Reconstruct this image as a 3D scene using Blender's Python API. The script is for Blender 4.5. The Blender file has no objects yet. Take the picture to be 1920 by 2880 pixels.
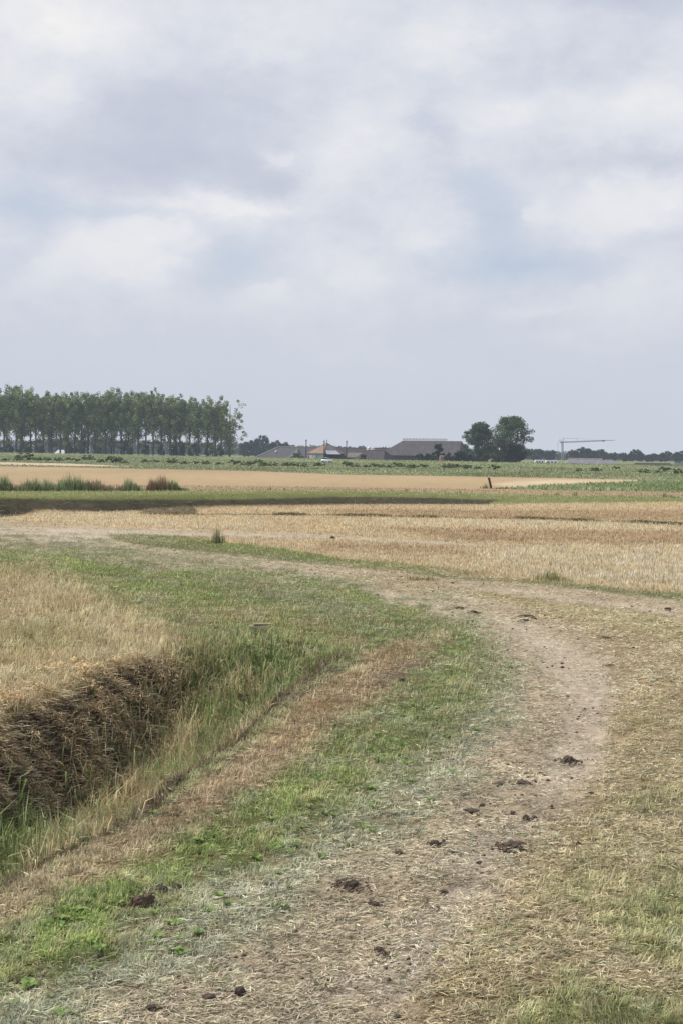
import bpy, math, numpy as np
from mathutils import Matrix, Vector
rng = np.random.default_rng(7)
S = bpy.context.scene
COL = S.collection

# ------------------------------------------------------------------ camera
H, F = 5.0, 4000.0
W0, H0 = 1920.0, 2880.0
YH = 1266.0
pitch = math.atan((1440 - YH) / F)
roll = math.radians(0.7)
cp, sp, cr, sr = math.cos(pitch), math.sin(pitch), math.cos(roll), math.sin(roll)
FW = np.array([0, cp, -sp]); R0 = np.array([1.0, 0, 0]); U0 = np.array([0, sp, cp])
RT = R0 * cr + U0 * sr
UP = -R0 * sr + U0 * cr
cam_d = bpy.data.cameras.new('camera'); cam = bpy.data.objects.new('camera', cam_d); COL.objects.link(cam)
cam.matrix_world = Matrix(((RT[0], UP[0], -FW[0], 0), (RT[1], UP[1], -FW[1], 0), (RT[2], UP[2], -FW[2], H), (0, 0, 0, 1)))
cam_d.sensor_fit = 'VERTICAL'; cam_d.sensor_height = 36; cam_d.lens = 36 * F / H0
cam_d.clip_start = 0.1; cam_d.clip_end = 30000
S.camera = cam
S.render.resolution_x, S.render.resolution_y = 682, 1024
S.view_settings.view_transform = 'Standard'; S.view_settings.look = 'None'; S.view_settings.exposure = 0

def proj(x, y, z):
    """world point -> place in the photograph (1920 x 2880)"""
    zz = z - H
    f = y * FW[1] + zz * FW[2]
    r = x * RT[0] + y * RT[1] + zz * RT[2]
    u = x * UP[0] + y * UP[1] + zz * UP[2]
    f = np.maximum(f, 1e-3)
    return W0 / 2 + F * r / f, H0 / 2 - F * u / f

def ray(px, py):
    return FW + RT * (px - W0 / 2) / F - UP * (py - H0 / 2) / F

def at(px, py, z=0.0):
    d = ray(px, py); t = (z - H) / d[2]
    return np.array([d[0] * t, d[1] * t, z])

def atD(px, py, D):
    d = ray(px, py); t = D / d[1]
    return np.array([d[0] * t, D, H + d[2] * t])

# ------------------------------------------------------------------ noise
def _h(ix, iy, s):
    n = (ix.astype(np.int64) * 374761393 + iy.astype(np.int64) * 668265263 + s * 2147483647) & 0xffffffff
    n = ((n ^ (n >> 13)) * 1274126177) & 0xffffffff
    return ((n ^ (n >> 16)) & 0xffffff) / float(0xffffff)

def vn(x, y, s=0):
    x = np.asarray(x, float); y = np.asarray(y, float)
    ix = np.floor(x); iy = np.floor(y); fx = x - ix; fy = y - iy
    fx = fx * fx * (3 - 2 * fx); fy = fy * fy * (3 - 2 * fy)
    a = _h(ix, iy, s); b = _h(ix + 1, iy, s); c = _h(ix, iy + 1, s); d = _h(ix + 1, iy + 1, s)
    return (a * (1 - fx) + b * fx) * (1 - fy) + (c * (1 - fx) + d * fx) * fy

def fbm(x, y, o=4, s=0):
    t = 0; a = 0.5; n = 0
    for k in range(o):
        t = t + a * vn(x * 2 ** k + 17 * k, y * 2 ** k - 9 * k, s + k); n += a; a *= 0.5
    return t / n

def ss(a, b, x):
    t = np.clip((x - a) / (b - a), 0, 1)
    return t * t * (3 - 2 * t)

# ------------------------------------------------------------------ terrain height
BASE = np.array([at(-700, 1470), at(0, 1442), at(110, 1439), at(250, 1437), at(430, 1431), at(600, 1424), at(960, 1417), at(1380, 1416), at(1920, 1413), at(2600, 1408)])
E1 = np.array([[-5.1, 8.5], [-4.1, 14.0], [-3.72, 15.8], [-3.45, 17.2], [-2.55, 19.4], [-2.25, 21.7], [-1.5, 25], [-1.0, 28.9], [-0.3, 32.5], [0.3, 35.0], [1.0, 38.5]])
E2 = np.array([[-10.0, 8.5], [-8.6, 16.0], [-7.2, 22.5], [-6.4, 26.5], [-5.9, 28.6], [-5.4, 31.8], [-4.2, 34.2], [-2.6, 36.0], [0.2, 38.5]])

def ditch_t(x, y):
    e1 = np.interp(y, E1[:, 1], E1[:, 0]); e2 = np.interp(y, E2[:, 1], E2[:, 0])
    c = (e1 + e2) / 2; w = np.maximum((e1 - e2) / 2, 0.3)
    t = (x - c) / w
    dep = 1.9 * (1 - ss(29.0, 37.5, y))
    return t, dep

def bank_h(x):
    return np.interp(x, [-60, -24, 0, 12, 20, 60], [1.25, 1.15, 0.9, 0.55, 0.15, 0.1])

def height(x, y):
    x = np.asarray(x, float); y = np.asarray(y, float)
    r = np.hypot(x, y)
    t, dep = ditch_t(x, y)
    at_ = np.abs(t + 0.10 * (fbm(x * 1.3, y * 1.3, 3, 5) - .5) + 0.05 * (fbm(x * 5, y * 5, 2, 6) - .5))
    prof = 1 - ss(0.22, 1.04, at_)
    z = -dep * prof
    # near bank lip: gentle drop before the ditch, and a slumped patch
    # relief that fades with distance
    fade = 1 / (1 + (r / 90) ** 2)
    z = z + fade * (0.10 * (fbm(x * .35, y * .35, 3, 11) - .5) + 0.055 * (fbm(x * 2.2, y * 2.2, 3, 12) - .5) + 0.03 * (fbm(x * 9, y * 9, 2, 13) - .5) * (r < 60))
    ins = (at_ < 1.0) & (dep > .3)
    z = z + np.where(ins, 0.16 * (fbm(x * 3.1, y * 3.1, 3, 21) - .5) + 0.10 * (fbm(x * 9, y * 9, 2, 22) - .5), 0)
    # raised verge beyond the stubble
    yb = np.interp(x, BASE[:, 0], BASE[:, 1]); q = y - yb + 1.0 * (fbm(x * .13, y * .1, 2, 31) - .5)
    hb = bank_h(x)
    z = z + hb * ss(0.0, 4.2, q) * (1 - ss(13, 22, q))
    # shallow ditch in front of that verge
    z = z - 0.5 * ss(-5, -1.0, q) * (1 - ss(-1, 1.5, q)) * (x < 14)
    # low swell under the windrow in the stubble
    # long low dike in front of the farm
    tt = (25.5 * y + 31.25 * x - 16000) / 40.3
    z = z + 1.0 * ss(-45, 0, tt) * (1 - ss(6, 30, tt)) - 3.0 * ss(10, 60, tt)
    return z

# ------------------------------------------------------------------ what grows where
def L(c):
    c = np.array(c, float) / 255
    return np.where(c <= 0.04045, c / 12.92, ((c + 0.055) / 1.055) ** 2.4)

# attributes: ground rgb, blade a rgb, blade b rgb, density, height(m), lying fraction, kind(0 grass 1 straw)
def A(g, a, b, dens, h, flat):
    return np.concatenate([L(g), L(a), L(b), [dens, h, flat]])
K = {
 'green': A((88, 90, 58), (112, 128, 64), (160, 166, 106), 1.0, .095, .30),
 'bright': A((86, 94, 50), (114, 140, 52), (168, 180, 94), 1.0, .095, .2),
 'lush': A((72, 78, 44), (108, 134, 58), (166, 176, 106), 1.0, .22, .15),
 'grey': A((128, 122, 98), (134, 142, 110), (188, 186, 158), 1.0, .10, .75),
 'tan':    A((126, 106, 80),(162, 144, 110),(192, 174, 138), 1.0, .12, .45),
 'brown':  A((118, 96, 72), (150, 126, 90), (180, 156, 122), 1.0, .11, .35),
 'hay':    A((132, 112, 80),(174, 152, 108),(206, 186, 142), 1.0, .24, .30),
 'dirt': A((177, 164, 146), (200, 187, 162), (146, 133, 114), .30, .07, 1.0),
 'track': A((166, 152, 130), (198, 184, 154), (148, 134, 110), .74, .08, 1.0),
 'olive': A((148, 130, 102), (202, 184, 146), (154, 138, 106), 1.0, .10, .92),
 'yell': A((150, 138, 104), (194, 181, 138), (160, 150, 108), 1.0, .11, .85),
 'ogreen': A((100, 98, 62), (118, 128, 68), (164, 166, 108), 1.0, .12, .3),
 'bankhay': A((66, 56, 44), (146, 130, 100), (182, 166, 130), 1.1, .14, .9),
 'dry_shade': A((62, 52, 40), (120, 104, 76), (92, 80, 58), .55, .14, .4),
 'mud_shade':    A((88, 78, 68),   (120, 106, 86), (104, 98, 74),   .6, .10, .6),
 'purple': A((112, 106, 86), (122, 122, 96), (162, 160, 134), .9, .13, .7),
 'stub': A((178, 154, 116), (212, 190, 146), (178, 150, 108), 1.0, .13, .0),
 'stubd': A((152, 128, 94), (182, 156, 114), (150, 122, 84), 1.0, .13, .0),
 'stubl': A((186, 164, 126), (222, 202, 160), (188, 164, 122), 1.0, .17, .0),
 'far': A((158, 138, 108), (162, 140, 106), (138, 116, 84), .6, .15, .0),
 'farl':   A((186, 168, 142),(180, 162, 132),(160, 140, 110), .4, .12, .0),
 'verge': A((112, 116, 72), (128, 138, 76), (158, 162, 102), .9, .13, .3),
 'vface': A((74, 70, 56), (100, 92, 70), (78, 80, 54), .9, .26, .9),
 'mead':   A((112, 120, 84), (108, 118, 78), (144, 148, 106), 1.0, .30, .1),
 'wedge':  A((112, 122, 80), (112, 126, 78), (130, 142, 94),  .8, .14, .1),
}
D_ = 1.2245
def dp(*pts): return [(a * D_, b * D_) for a, b in pts]
ZONES = [
 # kind, polygon, feather px, warp px, strength
 ('mead', [(-2000, 900), (4000, 900), (4000, 1365), (1920, 1353), (960, 1334), (720, 1325), (0, 1311), (-2000, 1280)], 1.5, 1.5, 1),
 ('far', [(-2000, 1284), (0, 1312), (720, 1326), (960, 1335), (1500, 1343), (1840, 1352), (1640, 1362), (1400, 1374), (1500, 1380), (1920, 1386), (4000, 1410), (4000, 1470), (1920, 1399), (1388, 1390), (960, 1383), (0, 1383), (-2000, 1383)], 1.5, 1.5, 1),
 ('farl', [(-2000, 1282), (0, 1300), (200, 1304), (400, 1313), (200, 1311), (0, 1307), (-2000, 1300)], 1, 1, 1),
 ('farl', [(1380, 1362), (1500, 1350), (1830, 1350), (1640, 1360), (1440, 1371)], 6, 4, .8),
 ('wedge', [(1395, 1374), (1640, 1361), (1830, 1351), (1930, 1350), (4000, 1370), (4000, 1420), (1920, 1384), (1510, 1378)], 2, 2, 1),
 ('verge', [(-2000, 1383), (0, 1382), (960, 1381), (1388, 1389), (1920, 1398), (4000, 1420), (4000, 1440), (1920, 1413), (1380, 1418), (960, 1419), (550, 1425), (370, 1436), (110, 1436), (0, 1452), (-2000, 1500)], 2, 3, 1),
 ('vface', [(-2000, 1402), (0, 1402), (300, 1406), (650, 1405), (960, 1397), (1200, 1400), (1400, 1406), (1370, 1418), (960, 1422), (560, 1430), (370, 1442), (300, 1445), (110, 1442), (0, 1462), (-2000, 1510)], 2, 2, 1),  # front of the raised verge, its shade put into a darker colour
 # stubble field
 ('stub', [(0, 1457), (80, 1447), (130, 1434), (220, 1438), (300, 1441), (370, 1437), (440, 1431), (600, 1423), (960, 1418), (1380, 1418), (1920, 1412), (4000, 1400), (4000, 2000), (1920, 1690), (960, 1590), (281, 1510), (-200, 1474)], 1.5, 1.2, 1),
 ('stubd', [(900, 1434), (1920, 1436), (4000, 1440), (4000, 1490), (1920, 1466), (960, 1452)], 5, 6, .8),
 ('stubl', [(960, 1456), (1920, 1474), (4000, 1500), (4000, 1520), (1920, 1494), (960, 1482)], 5, 6, .8),
 ('stubd', [(1040, 1484), (1920, 1496), (4000, 1520), (4000, 1570), (1920, 1534), (1300, 1522)], 6, 8, .8),
 ('stubd', [(900, 1528), (1350, 1540), (1420, 1560), (1100, 1556), (900, 1545)], 8, 8, .7),
 ('stubl', [(1300, 1545), (1920, 1540), (4000, 1600), (4000, 1700), (1920, 1670), (1500, 1620)], 10, 10, .9),
 ('stubl', [(100, 1436), (420, 1444), (560, 1466), (900, 1490), (600, 1488), (300, 1474), (60, 1462)], 5, 6, .7),
 ('olive', [(390, 1438), (520, 1432), (560, 1440), (960, 1449), (1060, 1458), (700, 1452), (400, 1448)], 3, 4, .7),
 ('vface', [(400, 1438), (480, 1434), (553, 1430), (556, 1446), (480, 1450), (410, 1445)], 4, 4, .8),
 # track area and its verges
 ('track', [(-600, 1440), (0, 1464), (92, 1470), (306, 1481), (551, 1491), (673, 1494), (960, 1506), (1270, 1524), (1580, 1538), (1270, 1534), (960, 1518), (551, 1509), (281, 1503), (281, 1515), (428, 1537), (612, 1555), (960, 1592), (1266, 1622), (1572, 1646), (1920, 1682), (2400, 1720), (2600, 3100), (-2000, 3100), (-2000, 1500)], 3, 4, 1),
 ('dirt', [(-600, 1462), (0, 1476), (240, 1486), (540, 1498), (960, 1510), (1300, 1530), (960, 1515), (551, 1505), (281, 1500), (240, 1506), (300, 1530), (420, 1548), (150, 1530), (0, 1520), (-600, 1500)], 5, 6, 1),
 ('olive', [(0, 1466), (180, 1474), (200, 1484), (60, 1490), (0, 1488)], 4, 5, .8),
 ('green', [(281, 1503), (380, 1500), (551, 1511), (637, 1525), (796, 1543), (960, 1570), (1205, 1592), (1388, 1621), (1572, 1639), (1920, 1670), (2400, 1715), (2400, 1730), (1920, 1690), (1572, 1652), (1266, 1626), (960, 1594), (612, 1557), (428, 1538), (290, 1516)], 4, 5, .95),
 ('bright', [(500, 1516), (700, 1532), (960, 1574), (1150, 1592), (960, 1586), (700, 1552)], 5, 5, .6),
 ('olive', [(1190, 1596), (1388, 1616), (1560, 1634), (1400, 1632), (1250, 1616)], 5, 6, .8),
 ('dirt', [(-200, 1478), (0, 1480), (200, 1484), (300, 1500), (330, 1525), (200, 1530), (0, 1524), (-200, 1510)], 10, 10, .9),
 ('purple', [(60, 1524), (200, 1528), (330, 1544), (520, 1572), (330, 1558), (160, 1544), (0, 1536)], 6, 8, .7),
 # centre strip between the wheel tracks
 ('olive', [(960, 1612), (1266, 1640), (1511, 1672), (1756, 1706), (1920, 1735), (2400, 1800), (2400, 3100), (1130, 3100), (1130, 2880), (1230, 2720), (1360, 2560), (1500, 2400), (1640, 2240), (1720, 2080), (1756, 1950), (1715, 1830), (1590, 1765), (1420, 1705), (1266, 1665), (960, 1632)], 46, 60, 1),
 ('yell', [(1266, 1648), (1511, 1680), (1756, 1716), (1920, 1745), (2400, 1800), (2400, 1850), (1900, 1800), (1600, 1740), (1380, 1690)], 14, 16, .8),
 ('yell', [(1300, 2700), (1500, 2500), (1650, 2300), (1760, 2000), (1920, 1850), (2400, 1800), (2400, 3000), (1200, 3000)], 90, 160, .35),
 ('ogreen', [(1700, 2560), (1850, 2480), (2400, 2400), (2400, 2760), (1800, 2700)], 60, 110, .95),
 ('ogreen', [(1480, 2860), (1620, 2780), (1860, 2790), (2400, 2850), (2400, 3000), (1450, 3000)], 60, 110, .95),
 ('ogreen', [(1550, 2460), (1700, 2440), (1660, 2520), (1560, 2520)], 60, 90, .5),
 ('ogreen', [(1700, 2230), (1900, 2230), (1900, 2290), (1720, 2290)], 40, 60, .5),
 # left wheel track: bare lane
 ('dirt', dp((1000, 1392), (1180, 1432), (1330, 1480), (1400, 1530), (1425, 1620), (1390, 1740), (1300, 1830), (1200, 1880), (1250, 1760), (1290, 1650), (1280, 1560), (1180, 1460), (1000, 1402)), 26, 60, .9),
 ('dirt', dp((1230, 1880), (1190, 1980), (1110, 2050), (1030, 2150), (900, 2290), (700, 2360), (720, 2290), (860, 2190), (960, 2100), (1060, 2000), (1130, 1920)), 40, 110, .9),
 ('dirt', dp((640, 1296), (760, 1322), (1000, 1384), (1100, 1420), (980, 1400), (740, 1336), (600, 1300)), 6, 8, .9),
 ('dirt', dp((1020, 1338), (1250, 1358), (1568, 1404), (1568, 1414), (1250, 1376), (1050, 1350)), 5, 8, .7),
 ('olive', dp((0, 1240), (100, 1245), (120, 1262), (0, 1262)), 4, 5, .4),
 # verge between track and ditch
 ('grey', [(-600, 3100), (-600, 1500), (0, 1534), (153, 1544), (306, 1559), (551, 1587), (735, 1611), (960, 1643), (1144, 1690), (1330, 1752), (1440, 1830), (1470, 1930), (1440, 2040), (1380, 2120), (1270, 2230), (1160, 2330), (1000, 2440), (850, 2540), (700, 2660), (480, 2760), (250, 2850), (100, 3100)], 60, 90, 1),
 ('green', [(-600, 1500), (0, 1534), (153, 1544), (306, 1559), (551, 1587), (735, 1611), (960, 1643), (1130, 1690), (1290, 1750), (1380, 1840), (1380, 1950), (1250, 2120), (1050, 2270), (800, 2400), (600, 2500), (400, 2640), (150, 2740), (-100, 2800), (-600, 2900)], 60, 80, .95),
 ('bright', [(1290, 1760), (1360, 1840), (1300, 1960), (1150, 2110), (1000, 2200), (1080, 2060), (1200, 1930), (1230, 1840)], 30, 30, .25),
 ('bright', [(-200, 2800), (-100, 2640), (100, 2600), (300, 2470), (520, 2340), (740, 2230), (960, 2130), (1010, 2160), (840, 2300), (600, 2440), (400, 2530), (250, 2660), (60, 2760)], 50, 90, .85),
 ('bright', [(0, 1545), (300, 1568), (560, 1596), (740, 1618), (1000, 1662), (1180, 1720), (1100, 1740), (900, 1690), (700, 1650), (450, 1620), (200, 1600), (0, 1580)], 16, 24, .85),
 ('bright', [(150, 1590), (500, 1640), (800, 1680), (900, 1730), (960, 1790), (760, 1790), (600, 1740), (420, 1690), (220, 1640)], 40, 60, .75),
 ('purple', [(560, 1605), (800, 1640), (1000, 1690), (1090, 1730), (1000, 1740), (820, 1712), (650, 1670), (560, 1640)], 24, 40, .5),
 ('purple', [(200, 1560), (480, 1590), (560, 1600), (420, 1604), (230, 1576)], 5, 8, .6),
 ('brown', [(600, 1700), (900, 1740), (1040, 1800), (960, 1850), (800, 1800), (640, 1750)], 20, 28, .3),
 # tan band on the near lip of the ditch
 ('tan', [(-600, 2900), (-300, 2700), (0, 2500), (160, 2420), (440, 2290), (560, 2190), (740, 2060), (800, 1950), (1000, 1846), (1150, 1810), (1240, 1800), (1180, 1860), (1080, 1960), (960, 2040), (820, 2160), (640, 2270), (480, 2370), (300, 2470), (100, 2570), (-100, 2660), (-600, 3000)], 34, 46, .95),
 ('brown', [(560, 2200), (740, 2070), (820, 1990), (1010, 1870), (1120, 1850), (1060, 1930), (930, 2030), (760, 2150), (600, 2260), (420, 2350), (300, 2400), (430, 2300)], 24, 36, .7),
 ('brown', [(1000, 1840), (1130, 1800), (1180, 1830), (1040, 1890)], 14, 16, .7),
 ('mud_shade', [(1030, 1916), (1120, 1870), (1210, 1858), (1160, 1900), (1060, 1935)], 10, 12, .55),
 # hay-covered land on the far side of the ditch
 ('hay', [(-600, 1560), (0, 1590), (110, 1604), (220, 1650), (360, 1700), (470, 1740), (540, 1800), (540, 1900), (420, 1960), (200, 2060), (-600, 2300)], 46, 60, 1),
 ('green', [(0, 1770), (120, 1745), (260, 1790), (180, 1840), (0, 1850)], 40, 40, .35),
 ('tan', [(0, 1640), (60, 1640), (80, 1740), (0, 1760)], 20, 20, .5),
 ('brown', [(500, 1700), (760, 1730), (800, 1790), (640, 1800), (520, 1760)], 20, 20, .3),
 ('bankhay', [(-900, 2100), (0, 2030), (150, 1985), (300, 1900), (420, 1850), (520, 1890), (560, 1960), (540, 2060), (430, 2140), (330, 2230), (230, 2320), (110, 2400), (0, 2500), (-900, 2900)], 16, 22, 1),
 ('lush', [(520, 1780), (700, 1760), (900, 1800), (980, 1850), (830, 1950), (740, 2040), (640, 2080), (560, 2000), (560, 1890)], 30, 40, .8),
 ('mud_shade', [(440, 2310), (560, 2200), (720, 2080), (790, 1960), (960, 1850), (1010, 1850), (930, 1900), (800, 1990), (720, 2070), (570, 2190), (440, 2290), (140, 2420), (30, 2500), (60, 2440), (300, 2290)], 10, 12, .7),  # dark strip painting the shadow line along the ditch lip
]

def pdist(px, py, poly):
    P = np.array(poly, float); Q = np.roll(P, -1, 0)
    d2 = np.full(px.shape, 1e18); ins = np.zeros(px.shape, bool)
    for (ax, ay), (bx, by) in zip(P, Q):
        ex, ey = bx - ax, by - ay
        t = np.clip(((px - ax) * ex + (py - ay) * ey) / (ex * ex + ey * ey + 1e-9), 0, 1)
        d2 = np.minimum(d2, (px - ax - t * ex) ** 2 + (py - ay - t * ey) ** 2)
        c = ((ay > py) != (by > py))
        xi = ax + (py - ay) * ex / (ey if ey != 0 else 1e-9)
        ins ^= c & (px < xi)
    d = np.sqrt(d2)
    return np.where(ins, d, -d)

def zones(x, y, z, jit=0.0):
    px, py = proj(x, y, z)
    if jit:
        s_ = np.clip((py - 1480) / 700, 0.03, 1.2) * jit
        px = px + rng.normal(0, 1, len(px)) * s_; py = py + rng.normal(0, .45, len(px)) * s_
    az = np.arctan2(x, y); ln = np.log(np.maximum(np.hypot(x, y), 1))
    out = np.tile(K['olive'], (len(x), 1))
    w1 = fbm(az * 26, ln * 14, 4, 41) - .5
    w2 = fbm(az * 26 + 50, ln * 14, 4, 42) - .5
    w3 = fbm(az * 120, ln * 60, 3, 43) - .5
    idx = np.full(len(x), ZN.index('grass_verge'))
    for name, poly, fe, wa, st in ZONES:
        P = np.array(poly); m = fe + wa * 2
        sel = (px > P[:, 0].min() - m) & (px < P[:, 0].max() + m) & (py > P[:, 1].min() - m) & (py < P[:, 1].max() + m)
        if not sel.any(): continue
        i = np.nonzero(sel)[0]
        d = pdist(px[i] + wa * 1.5 * w1[i], py[i] + wa * 1.1 * w2[i] , poly) + w3[i] * (wa * 1.2)
        k = (ss(-fe, fe, d) * st)[:, None]
        out[i] = out[i] * (1 - k) + K[name] * k
        if name in ZKEY and st > .5:
            idx[i[k[:, 0] > .5]] = ZN.index(ZKEY[name])
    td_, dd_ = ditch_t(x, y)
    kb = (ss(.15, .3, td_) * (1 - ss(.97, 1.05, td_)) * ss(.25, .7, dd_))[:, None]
    out = out * (1 - kb) + K['dry_shade'] * kb  # near slope coloured dark to paint the shadow band below the lip
    # every verge is a mixture: drifts of straw in the green, worn brown and grey spots
    td_, dd_ = ditch_t(x, y); ind = (np.abs(td_) < 1.15) & (dd_ > .2)
    gr = ((out[:, 4] - out[:, 3]) > -.01) & (py > 1500) & ~ind
    q1 = ss(.52, .68, fbm(az * 60 + 9, ln * 26, 4, 44))[:, None] * .40; q2 = ss(.55, .7, fbm(az * 90 + 3, ln * 40, 4, 45))[:, None] * .36
    out = np.where(gr[:, None], out * (1 - q1) + K['grey'] * q1, out); out = np.where(gr[:, None], out * (1 - q2) + K['tan'] * q2, out)
    nb = (~gr) & ~ind & (out[:, 9] > .97) & (py > 1560) & (idx != ZN.index('stubble_field'))
    out = np.where(nb[:, None], out * (1 - q1 * .5) + K['ogreen'] * q1 * .5, out)
    return out, idx

ZN = ['grass_verge', 'dirt_track', 'stubble_field', 'meadow', 'field']
ZKEY = {'mead': 'meadow', 'wedge': 'meadow', 'far': 'field', 'farl': 'field', 'verge': 'grass_verge', 'vface': 'grass_verge', 'stub': 'stubble_field',
        'stubd': 'stubble_field', 'stubl': 'stubble_field', 'track': 'dirt_track', 'dirt': 'dirt_track', 'olive': 'grass_verge', 'grey': 'grass_verge', 'green': 'grass_verge',
        'bright': 'grass_verge', 'hay': 'grass_verge', 'bankhay': 'grass_verge', 'tan': 'grass_verge', 'lush': 'grass_verge'}

# ------------------------------------------------------------------ materials
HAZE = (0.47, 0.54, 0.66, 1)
def node(nt, t, **kw):
    n = nt.nodes.new(t)
    for k, v in kw.items(): setattr(n, k, v)
    return n

def mathn(nt, op, a, b=None, c=None):
    n = node(nt, 'ShaderNodeMath', operation=op)
    for i, v in enumerate((a, b, c)):
        if v is None: continue
        if isinstance(v, (int, float)): n.inputs[i].default_value = v
        else: nt.links.new(v, n.inputs[i])
    return n.outputs[0]

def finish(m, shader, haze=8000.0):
    """aerial haze painted into the material as a sky-coloured glow: grows with the distance from the place the field is seen from"""
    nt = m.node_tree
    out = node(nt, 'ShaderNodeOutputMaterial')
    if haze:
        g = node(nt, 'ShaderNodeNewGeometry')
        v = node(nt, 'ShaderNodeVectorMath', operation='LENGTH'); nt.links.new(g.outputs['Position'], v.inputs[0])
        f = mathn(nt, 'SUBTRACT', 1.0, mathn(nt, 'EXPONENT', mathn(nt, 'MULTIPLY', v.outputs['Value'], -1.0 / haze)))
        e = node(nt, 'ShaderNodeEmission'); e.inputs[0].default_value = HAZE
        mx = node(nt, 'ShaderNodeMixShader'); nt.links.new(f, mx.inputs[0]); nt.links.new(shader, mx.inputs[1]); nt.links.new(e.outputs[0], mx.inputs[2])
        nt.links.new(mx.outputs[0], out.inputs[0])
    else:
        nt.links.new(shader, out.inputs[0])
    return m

def newmat(name):
    m = bpy.data.materials.new(name); m.use_nodes = True; m.node_tree.nodes.clear(); return m

def leafmat(name, trans=.3, haze=8000., gain=1.0):
    m = newmat(name); nt = m.node_tree
    a = node(nt, 'ShaderNodeAttribute', attribute_name='Col')
    col = a.outputs['Color']
    d = node(nt, 'ShaderNodeBsdfPrincipled'); d.inputs['Roughness'].default_value = .75
    d.inputs['Specular IOR Level'].default_value = .25
    nt.links.new(col, d.inputs['Base Color'])
    t = node(nt, 'ShaderNodeBsdfTranslucent'); nt.links.new(col, t.inputs[0])
    mx = node(nt, 'ShaderNodeMixShader'); mx.inputs[0].default_value = trans
    nt.links.new(d.outputs[0], mx.inputs[1]); nt.links.new(t.outputs[0], mx.inputs[2])
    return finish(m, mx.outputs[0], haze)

def solid(name, rgb, rough=.8, var=.25, scale=.6, haze=8000., rgb2=None, metal=0, stretch=(1, 1, 1), bump=0.0):
    m = newmat(name); nt = m.node_tree
    tc = node(nt, 'ShaderNodeTexCoord'); mp = node(nt, 'ShaderNodeMapping'); mp.inputs['Scale'].default_value = stretch
    nt.links.new(tc.outputs['Object'], mp.inputs[0])
    n = node(nt, 'ShaderNodeTexNoise'); n.inputs['Scale'].default_value = scale; n.inputs['Detail'].default_value = 8; n.inputs['Roughness'].default_value = .65
    nt.links.new(mp.outputs[0], n.inputs['Vector'])
    r = node(nt, 'ShaderNodeValToRGB')
    c1 = L(rgb); c2 = L(rgb2) if rgb2 is not None else c1 * (1 - var)
    c3 = c1 if rgb2 is not None else np.minimum(c1 * (1 + var), 1)
    r.color_ramp.elements[0].position = .35; r.color_ramp.elements[1].position = .65
    r.color_ramp.elements[0].color = (*c2, 1); r.color_ramp.elements[1].color = (*c3, 1)
    nt.links.new(n.outputs[0], r.inputs[0])
    b = node(nt, 'ShaderNodeBsdfPrincipled'); b.inputs['Roughness'].default_value = rough; b.inputs['Metallic'].default_value = metal
    nt.links.new(r.outputs[0], b.inputs['Base Color'])
    if bump:
        bp = node(nt, 'ShaderNodeBump'); bp.inputs['Strength'].default_value = .8; bp.inputs['Distance'].default_value = bump
        nt.links.new(n.outputs[0], bp.inputs['Height']); nt.links.new(bp.outputs[0], b.inputs['Normal'])
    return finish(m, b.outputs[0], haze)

def ground_material():
    m = newmat('ground'); nt = m.node_tree
    a = node(nt, 'ShaderNodeAttribute', attribute_name='Col')
    g = node(nt, 'ShaderNodeNewGeometry')
    mps = []
    for sc, det in ((70, 4), (9, 6), (.9, 6)):
        n = node(nt, 'ShaderNodeTexNoise'); n.inputs['Scale'].default_value = sc; n.inputs['Detail'].default_value = det; n.inputs['Roughness'].default_value = .7
        nt.links.new(g.outputs['Position'], n.inputs['Vector']); mps.append(n.outputs[0])
    f = mathn(nt, 'MULTIPLY_ADD', mps[0], .9, .55)
    f2 = mathn(nt, 'MULTIPLY_ADD', mps[1], .7, .65)
    f3 = mathn(nt, 'MULTIPLY_ADD', mps[2], .4, .8)
    f = mathn(nt, 'MULTIPLY', mathn(nt, 'MULTIPLY', f, f2), f3)
    mx = node(nt, 'ShaderNodeVectorMath', operation='SCALE'); nt.links.new(a.outputs['Color'], mx.inputs[0]); nt.links.new(f, mx.inputs['Scale'])
    b = node(nt, 'ShaderNodeBsdfPrincipled'); b.inputs['Roughness'].default_value = .95; b.inputs['Specular IOR Level'].default_value = .1
    nt.links.new(mx.outputs[0], b.inputs['Base Color'])
    bp = node(nt, 'ShaderNodeBump'); bp.inputs['Strength'].default_value = .7; bp.inputs['Distance'].default_value = .03
    nt.links.new(mathn(nt, 'ADD', mps[0], mathn(nt, 'MULTIPLY', mps[1], 2.0)), bp.inputs['Height']); nt.links.new(bp.outputs[0], b.inputs['Normal'])
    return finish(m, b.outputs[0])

M_ground = ground_material()
M_blade = leafmat('grass_blades', .3)
M_leaf = leafmat('tree_leaves', .25)
M_straw = leafmat('straw', .25)

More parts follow.
